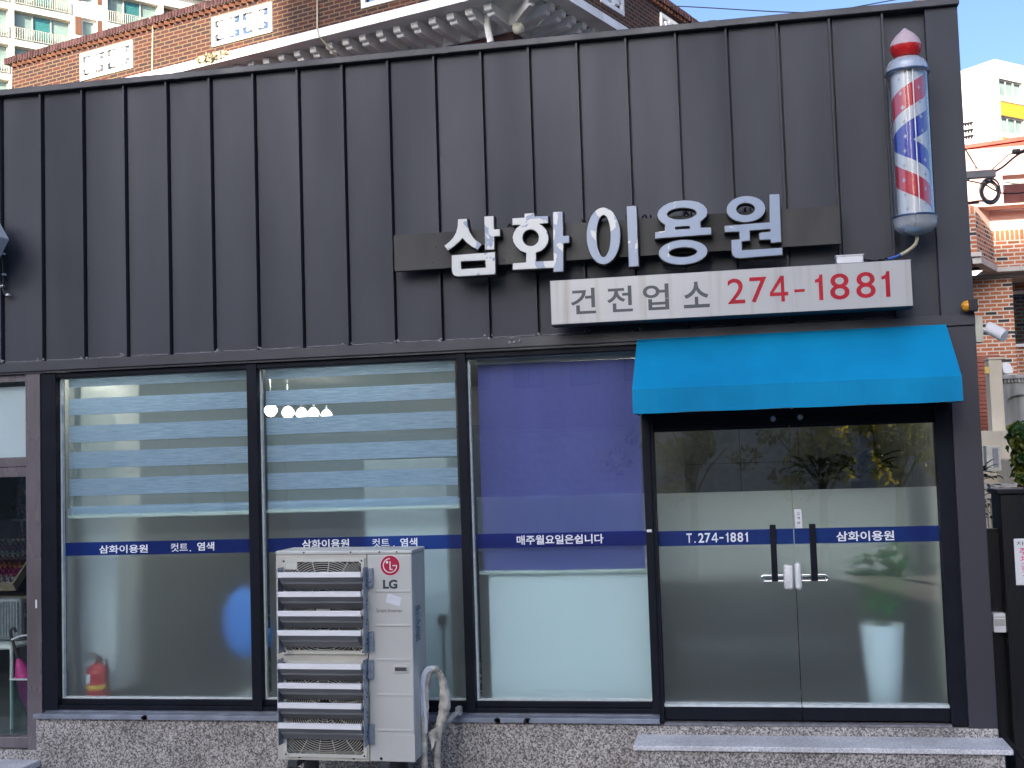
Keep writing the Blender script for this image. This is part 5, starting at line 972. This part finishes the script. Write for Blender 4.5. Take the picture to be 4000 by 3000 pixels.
for k in range(14):
    rr = .115+r.uniform(-.02,.02); c = Vector((2.855+r.uniform(-.015,.015),5.72+r.uniform(-.02,.02),3.035+r.uniform(-.015,.015))); ti = r.uniform(-.2,.2)
    b.tube([c+Vector((rr*.82*math.cos(a), ti*rr*math.sin(a), rr*1.1*math.sin(a))) for a in [2*math.pi*j/28 for j in range(29)]], .0055, 5, caps=False)
b.put('cable_coil', mat('grey_black_cable', (.05,.055,.07), .5), up, smooth=True)
b = MB()
for (pts, rr) in (([(2.62,5.8,3.2),(2.8,5.75,3.13),(2.9,5.72,3.05),(3.05,5.72,3.0),(3.4,5.7,3.04),(4.5,5.7,3.4)],.008), ([(2.92,5.8,3.27),(3.02,5.78,3.32),(3.15,5.75,3.42),(3.4,5.7,3.58),(4.6,5.5,4.4)],.012), ([(2.88,5.8,3.28),(3.0,5.78,3.38),(3.12,5.76,3.46),(3.45,5.7,3.5)],.006), ([(2.6,5.8,3.62),(2.68,5.8,3.45),(2.75,5.78,3.31)],.005), ([(2.6,5.8,3.62),(2.72,5.8,3.38),(2.73,5.8,3.31)],.005), ([(2.58,5.8,2.94),(2.75,5.78,2.95),(2.88,5.75,2.93),(2.93,5.72,2.98)],.010)):
    b.tube(spl(pts), rr, 6)
b.rbox(3.12,3.20,5.72,5.78,3.45,3.50,.01); b.tube(spl([(3.12,5.75,3.47),(3.2,5.74,3.46),(3.3,5.73,3.49),(3.6,5.7,3.55)]), .022, 8)
b.put('overhead_cable', M['black'], up, smooth=True)
sw = thing('overhead_wire', 'thin overhead wire crossing the sky above the shop roof', 'wire', (0,12,7.8))
b = MB(); b.tube(spl([(-3.5,12,8.25),(-1.5,12,7.96),(-.52,12,7.82),(1.04,12,7.57),(1.8,12,7.50),(3.2,12,7.46)]), .010, 5); b.tube([(1.4,12,7.47),(3.9,12,7.70),(6,12,7.9)], .010, 5); b.put('strand', M['black'], sw)

# ------------------------------------------------------------------ old brick house with plaster eaves behind the shop
HR = math.atan2(-.3173,.9483)
hs = thing('eaved_house', 'red brick house with white plaster eaves and brackets behind the shop roof', 'house', (-2.5,8.0,0), rz=HR, local=True)
rb = brick('red_brick', [(0,(.024,.011,.014)),(.3,(.040,.013,.013)),(.6,(.054,.015,.013)),(.85,(.078,.018,.013)),(1,(.029,.013,.016))], (.155,.098,.048), .205, .067, .011)
rbs = mat('red_brick_unit', (.070,.026,.026), .85, 0, .3, 9, bump=.4, bs=50)
plas = mat('white_plaster', (.84,.84,.81), .7, 0, .12, 2.0, (1,1,.5), bump=.1, bs=30)
KX = .056                                                          # the right flank is not quite square to the front
RF = lambda x, y, z: (y+0.0 + x*KX, x, z)                          # (along, in-depth, z) -> house frame for the right flank: along = y
b = MB()
P3 = [(-9.24,-7.95,7.18,7.67),(-6.13,-4.85,7.18,7.67),(-3.09,-1.80,7.18,7.67)]
b.holes(-11.07,0.0,6.95,7.835,0.03,.22,P3)
PR = [(1.85,2.62,7.19,7.68),(4.0,5.3,7.19,7.68)]
b.holes(.2205,9.5,6.95,7.835,-.22,-.03,PR, RF)
b.put('parapet', rb, hs)
b = MB(); b.box(-10.7,-1.0,1.02,1.2,-2.0,6.70); b.box(-1.19,-1.02,1.2001,9,-2.0,6.70); b.put('wall', mat('dark_brick_wall', (.07,.035,.035), .9, 0, .2, 5), hs)
b = MB(); b.box(-11.07,-.25,.23,6.0,6.96,7.0); b.put('roof_deck', mat('roof_deck_grey', (.25,.25,.24), .9), hs)
b = MB(); n = 0                                                     # soldier course of bricks on edge
x = -11.2
r = random.Random(77)
while x < -.0:
    b.box(x,x+.058,-.045+r.uniform(-.004,.004),.25,7.838+r.uniform(0,.004),7.955+r.uniform(-.004,.004)); x += .073
b.put('soldier_course', rbs, hs); b = MB(); y = .26
while y < 9.5:
    k = y*KX; b.box(k-.25,k+.045+r.uniform(-.004,.004),y,y+.058,7.838,7.955+r.uniform(-.004,.004)); y += .073
b.put('soldier_course', rbs, hs)
b = MB(); b.box(-11.19,-.05,-.03,.24,7.8365,7.945); b.box(-.24,.02,.0,.25,7.8365,7.946); b.put('mortar_bed', mat('grey_mortar', (.34,.29,.24), .9), hs)
b = MB(); x = -11.05
while x < -.1:
    b.prism([(x,.03),(x+.062,-.035),(x+.124,.03)], lambda a, c, d: (a,c,d), 7.765, 7.8355); x += .132
b.put('dogtooth_course', bpy.data.materials.get('orange_brick_unit') or mat('orange_brick_unit', (.14,.052,.025), .85, 0, .25, 8), hs); b = MB(); y = .1
while y < 9.4:
    k = y*KX; b.prism([(k-.03,y),(k+.035,y+.062),(k-.03,y+.124)], lambda a, c, d: (a,c,d), 7.765, 7.8355); y += .132
b.put('dogtooth_course', bpy.data.materials['orange_brick_unit'], hs)
def grille(x0, x1, z0, z1, fn, label=None):
    b = MB(); n = 2 if x1-x0 > 1 else 1; wu = (x1-x0)/n
    b.holes(x0-.03,x1+.03,z0-.03,z1+.03,0,.05,[(x0+.04,x1-.04,z0+.04,z1-.04)],fn)
    for k in range(n):
        cx, cz = x0+wu*(k+.5), (z0+z1)/2
        if k: b.holes(x0+wu*k-.03,x0+wu*k+.03,z0+.04,z1-.04,.005,.045,[],fn)
        o = [(cx+.22*math.cos(a)*(1+.16*math.cos(8*a)), cz+.165*math.sin(a)*(1+.16*math.cos(8*a))) for a in [2*math.pi*j/48 for j in range(48)]]
        b.prism(o, lambda a, c, d: fn(a,d,c), -.012, .04)
        for a in (0, .5, 1.0, 1.5): 
            ca, sa = math.cos(math.pi*a), math.sin(math.pi*a); b.prism([(cx+ca*.16-sa*.05,cz+sa*.12-ca*.05),(cx+ca*.30-sa*.06,cz+sa*.21-ca*.06),(cx+ca*.30+sa*.06,cz+sa*.21+ca*.06),(cx+ca*.16+sa*.05,cz+sa*.12+ca*.05)], lambda p_, c, d: fn(p_,d,c), .006, .034)
    return b.put('breeze_panel', plas, hs)
for (xa,xb,za,zb) in P3: grille(xa+.03,xb-.03,za+.03,zb-.03, lambda x, y, z: (x,y+.0,z))
for (xa,xb,za,zb) in PR: grille(xa+.03,xb-.03,za+.03,zb-.03, lambda x, y, z: (x*KX-.0-y, x, z))
b = MB()                                                            # fascia, soffit, wall plate
b.prism([(-.0,6.895),(-.0,7.03),(.03,7.05),(.32,7.05),(.32,6.90)], lambda a, c, d: (d,a,c), -11.2, 0.0)
b.prism([(0.0,6.895),(0.0,7.03),(-.03,7.05),(-.32,7.05),(-.32,6.90)], lambda a, c, d: (a+d*KX,d,c), .0, 9.5)
b.put('fascia', plas, hs)
sof = mat('grey_soffit', (.68,.67,.63), .8, 0, .1, 3)
b = MB(); b.box(-11.2,-.321,.321,1.1,6.895,6.93); b.box(-1.1,-.321,1.1005,9.5,6.895,6.93); b.put('soffit', sof, hs)
b = MB(); b.box(-10.8,-.97,.97,1.019,6.70,6.894); b.box(-1.0199,-.97,1.0195,9.4,6.70,6.894); b.put('wall_plate', plas, hs)
br = [(.25,6.8945),(.245,6.84),(.255,6.80),(.285,6.785),(.315,6.79),(.325,6.80),(.33,6.775),(.35,6.745),(.385,6.735),(.41,6.74),(.50,6.722),(.65,6.712),(.80,6.705),(.9695,6.70),(.9695,6.8945)]
b = MB(); b.prism(br, lambda a, c, d: (d,a,c), 0.0, .125)
b0 = b.put('bracket', plas, hs, bevel=.006)
def place(me_obj, loc, rz=0, first=[True]):
    if first[0]: o = me_obj; first[0] = False
    else:
        o = me_obj.copy(); COL.objects.link(o); o.parent = me_obj.parent
    o.location = loc; o.rotation_euler = (0,0,rz); return o
for k in range(26): place(b0, (-1.016-.3225*k-.05, 0, 0))
for k in range(20): place(b0, ((.62+.3225*k)*KX, 1.016-.3+.3225*k, 0), rad(90)-.056)
b = MB(); cc = [(-.30,.30),(-.42,.36),(-.50,.50),(-.62,.62),(-.98,.98)]
b.prism([(-.27,.33),(-.33,.27),(-.50,.42),(-1.02,.96),(-.96,1.02),(-.42,.50)], lambda a, c, d: (a,c,d), 6.72, 6.8944); b.prism([(-.10,.24),(-.36,.40),(-.62,.62),(-.40,.36),(-.24,.10),(-.20,.20)], lambda a, c, d: (a,c,d), 6.76, 6.8943); b.put('corner_bracket', plas, hs, bevel=.008)
b = MB(); b.lathe([(.02,6.72)]+[(.095*math.sin(math.pi*k/10),6.645+.095*math.cos(math.pi*k/10)) for k in range(2,10)]+[(.01,6.55)], (-.80,.80,0), 20); b.put('corner_ball', mat('ball_plaster', (.62,.61,.50), .6), hs, smooth=True)
b = MB(); b.tube([(-1.22,.62,6.89),(-1.22,.60,6.80),(-1.21,.58,6.70),(-1.20,.60,6.60),(-1.18,.62,6.45)], .052, 12); b.put('drain_pipe', plas, hs, smooth=True)
wm_ = mat('pale_wire', (.50,.44,.32), .6)
b = MB()
pass
b = MB(); b.tube([(-7.47,-.05,7.96),(-7.47,.02,7.8),(-7.50,.02,7.06)], .014, 6); b.put('wall_wire', wm_, hs, smooth=True)
b = MB(); b.tube([(-3.93,-.06,7.96),(-3.93,.02,7.8),(-3.93,-.01,7.04),(-3.90,.0,6.9),(-3.84,.2,6.75),(-3.80,.5,6.6)], .012, 6); b.put('wall_wire', wm_, hs, smooth=True)
b = MB(); b.tube([(-11.06,.1,7.8),(-11.18,.1,7.5),(-11.2,.15,7.1)], .012, 6); b.put('wall_wire', wm_, hs, smooth=True)
b = MB(); b.tube([(-.10,.9,8),(-.02,1.1,7.0),(-.25,.9,6.86),(-.45,.75,6.6)], .010, 6); b.put('wall_wire', wm_, hs, smooth=True)

b = MB(); r = random.Random(40)
cluster(b, (-6.1,-.02,7.0), (.35,.05,.07), 160, .10, r); b.put('dry_ivy', mat('dry_leaf', (.55,.47,.32), .8), hs, recalc=False)

# ------------------------------------------------------------------ apartment tower far behind on the left
TR = math.atan2(.75,.66)
tw = thing('apartment_tower', 'cream apartment tower with railed balconies behind the brick house', 'apartment building', (-37,90,0), rz=TR, local=True)
tm = mat('cream_wall', (.78,.74,.64), .8, 0, .05, .4)
fl = [29.83+2.74*k for k in range(4)]                               # head of the window band of each floor
bays = [(-27.9,-23.67),(-23.29,-19.05),(-16.2,-12.0)]
b = MB(); hl_ = []
for f_ in fl:
    for xa, xb in bays: hl_.append((xa,xb,f_-2.25,f_))
    hl_.append((-18.2,-17.05,f_-1.9+1.45-.55,f_+.45)); hl_.append((-11.6,-8.6,f_-2.0,f_+.1))
b.holes(-31,-7.2,-2,39.2,0,1.3,hl_); b.put('wall', tm, tw)
b = MB(); b.box(-31,-7.2,1.301,12,-2,39.2); b.box(-31.2,-7.0,-.5,12.2,39.201,39.5); b.put('core', tm, tw)
grn = clear_glass('green_glass', (.46,.78,.80), 1.0); brown = mat('brown_reveal', (.20,.09,.05), .7)
for f_ in fl:
    for xa, xb in bays:
        b = MB(); wframe(b, xa, xb, f_-2.25, f_, .35, 3, .10); fo = b.put('window', mat('cream_frame', (.50,.47,.40), .5) if 'cream_frame' not in bpy.data.materials else bpy.data.materials['cream_frame'], tw)
        b = MB(); b.face([(xa,.40,f_-2.25),(xb,.40,f_-2.25),(xb,.40,f_),(xa,.40,f_)]); b.put('pane', gtint, fo, recalc=False)
        b = MB(); m_ = (xa+xb)/2; b.face([(m_-.75,.38,f_-2.15),(m_+.75,.38,f_-2.15),(m_+.75,.38,f_-.12),(m_-.75,.38,f_-.12)]); b.put('tinted_pane', grn, fo, recalc=False)
        b = MB(); b.box(xa+.02,xb-.02,.46,.50,f_-2.25,f_); b.put('curtain', curt, fo)
        b = MB(); rail(b, xa+.02, xb-.02, f_-2.2, f_-1.32, -.10, .17, .05); b.put('railing', bpy.data.materials['cream_frame'], fo)
    z0 = f_-1.0; b = MB(); wframe(b, -18.2, -17.05, z0, f_+.45, .3, 1, .18); fo = b.put('window', M['whiteplastic'], tw); b = MB(); b.face([(-18.1,.36,z0),(-17.1,.36,z0),(-17.1,.36,f_+.45),(-18.1,.36,f_+.45)]); b.put('pane', gtint, fo, recalc=False); b = MB(); b.box(-18.15,-17.1,.42,.45,z0,f_+.45); b.put('curtain', curt, fo)
    b = MB(); b.box(-18.75,-18.25,-.03,-.001,z0,f_+.45); b.box(-17.0,-16.65,-.03,-.001,z0,f_+.45); b.put('shutter', brown, fo)
    b = MB(); wframe(b, -11.6, -8.6, f_-2.0, f_+.1, .6, 3, .12); fo = b.put('window', brown, tw); b = MB(); b.face([(-11.6,.66,f_-2.0),(-8.6,.66,f_-2.0),(-8.6,.66,f_+.1),(-11.6,.66,f_+.1)]); b.put('pane', gtint, fo, recalc=False); b = MB(); b.box(-11.55,-8.65,.9,.95,f_-2.0,f_+.1); b.put('curtain', curt, fo)

# ------------------------------------------------------------------ out of view across the street: buildings placed to shade the shop front and show in its glass
def opposite(label, x0, x1, h, d, m, cols, rows, Y=-22):
    t = thing('opposite_building', label, 'building', ((x0+x1)/2,Y-d/2,-2.1), group='buildings across the street')
    hs_ = []; wu = (x1-x0)/cols; hu = (h+2.1)/rows
    for i in range(cols):
        for j in range(rows): hs_.append((x0+wu*(i+.22),x0+wu*(i+.78),-2.1+hu*(j+.3),-2.1+hu*(j+.8)))
    b = MB(); b.holes(x0,x1,-2.1,h,Y-.3,Y,hs_); b.box(x0,x1,Y-d,Y-.31,-2.1,h); b.put('wall', m, t)
    b = MB()
    for q in hs_: wframe(b, q[0], q[1], q[2], q[3], Y-.2, 2, .07)
    b.put('window_frame', M['brownalu'], t)
    b = MB()
    for q in hs_: b.face([(q[0],Y-.25,q[2]),(q[0],Y-.25,q[3]),(q[1],Y-.25,q[3]),(q[1],Y-.25,q[2])])
    b.put('pane', gtint, t, recalc=False)
    b = MB(); b.box(x0-.1,x1+.1,Y-.4,Y+.15,h+.001,h+.25); b.put('parapet', sl_, t)
opposite('three storey pale house across the street to the left', -40, -12, 9.0, 10, mat('street_render', (.44,.41,.36), .8), 8, 3)
gwl = thing('boundary_wall', 'long low white garden wall across the street', 'wall', (7,-22,-2.1))
b = MB(); b.box(-11.9,26,-22.3,-22,-2.1,.9); b.put('wall_face', mat('street_white', (.60,.58,.54), .8), gwl); b = MB(); b.box(-11.95,26,-22.35,-21.95,.901,1.0); b.put('coping', sl_, gwl)
opposite('unseen tall brick tower placed to block the sun from the shop front', -24.85, -16.0, 37.2, 12, mat('street_brick', (.36,.22,.16), .85), 4, 13, -60)  # sized and sited to cast the shade on the front, unseen itself
opposite('unseen slimmer pale tower placed to block the sun beside the brick one', -15.99, -13.2, 35.1, 12, mat('street_plaster', (.55,.52,.46), .8), 2, 12, -60)  # second sun blocker, stepped lower so the pink storey stays lit
opposite('row of low pale houses beyond the garden wall across the street', -13, -3, 6.5, 10, mat('far_street_white', (.34,.33,.31), .8), 4, 2, -45)
opposite('unseen five storey block across the street, added to cut off low sky light', -2.9, 60, 17.0, 10, mat('far_street_grey', (.36,.35,.33), .8), 18, 5, -45)  # raised to hide the low sky, so more light falls from above
def street_tree(label, x, y, h, seed):
    t = thing('street_tree', label, 'tree', (x,y,-2.1), group='trees across the street'); r = random.Random(seed)
    b = MB(); b.tube([(x,y,-2.1),(x+.06,y,h-1.2),(x+.03,y+.05,h)], .09, 10, r1=.04)
    for k in range(6): a = k*1.05; b.tube([(x+.05,y,h-1.1+.1*k),(x+.35*math.cos(a),y+.35*math.sin(a),h-.5+.1*k),(x+.7*math.cos(a),y+.6*math.sin(a),h-.1+.1*k)], .03, 6, r1=.01)
    b.put('trunk', mat('street_bark', (.10,.075,.05), .9), t)
    b = MB()
    for k in range(16): cluster(b, (x+r.gauss(0,.55),y+r.uniform(-.6,.6),h+r.gauss(0,.42)), (.34,.3,.26), 75, .13, r)
    b.put('crown', leafmat('street_leaf_%s' % label[:4].strip(), (.06,.10,.012), (.26,.28,.03), (.60,.48,.05), 2.0, .6), t, recalc=False)
street_tree('small leafy tree across the street opposite the left door', -.95, -13.6, .45, 3)
street_tree('small bushy tree across the street opposite the right door', 1.35, -14, .30, 8)
street_tree('rounded tree across the street nearest the gate', 2.7, -14.2, .45, 15)
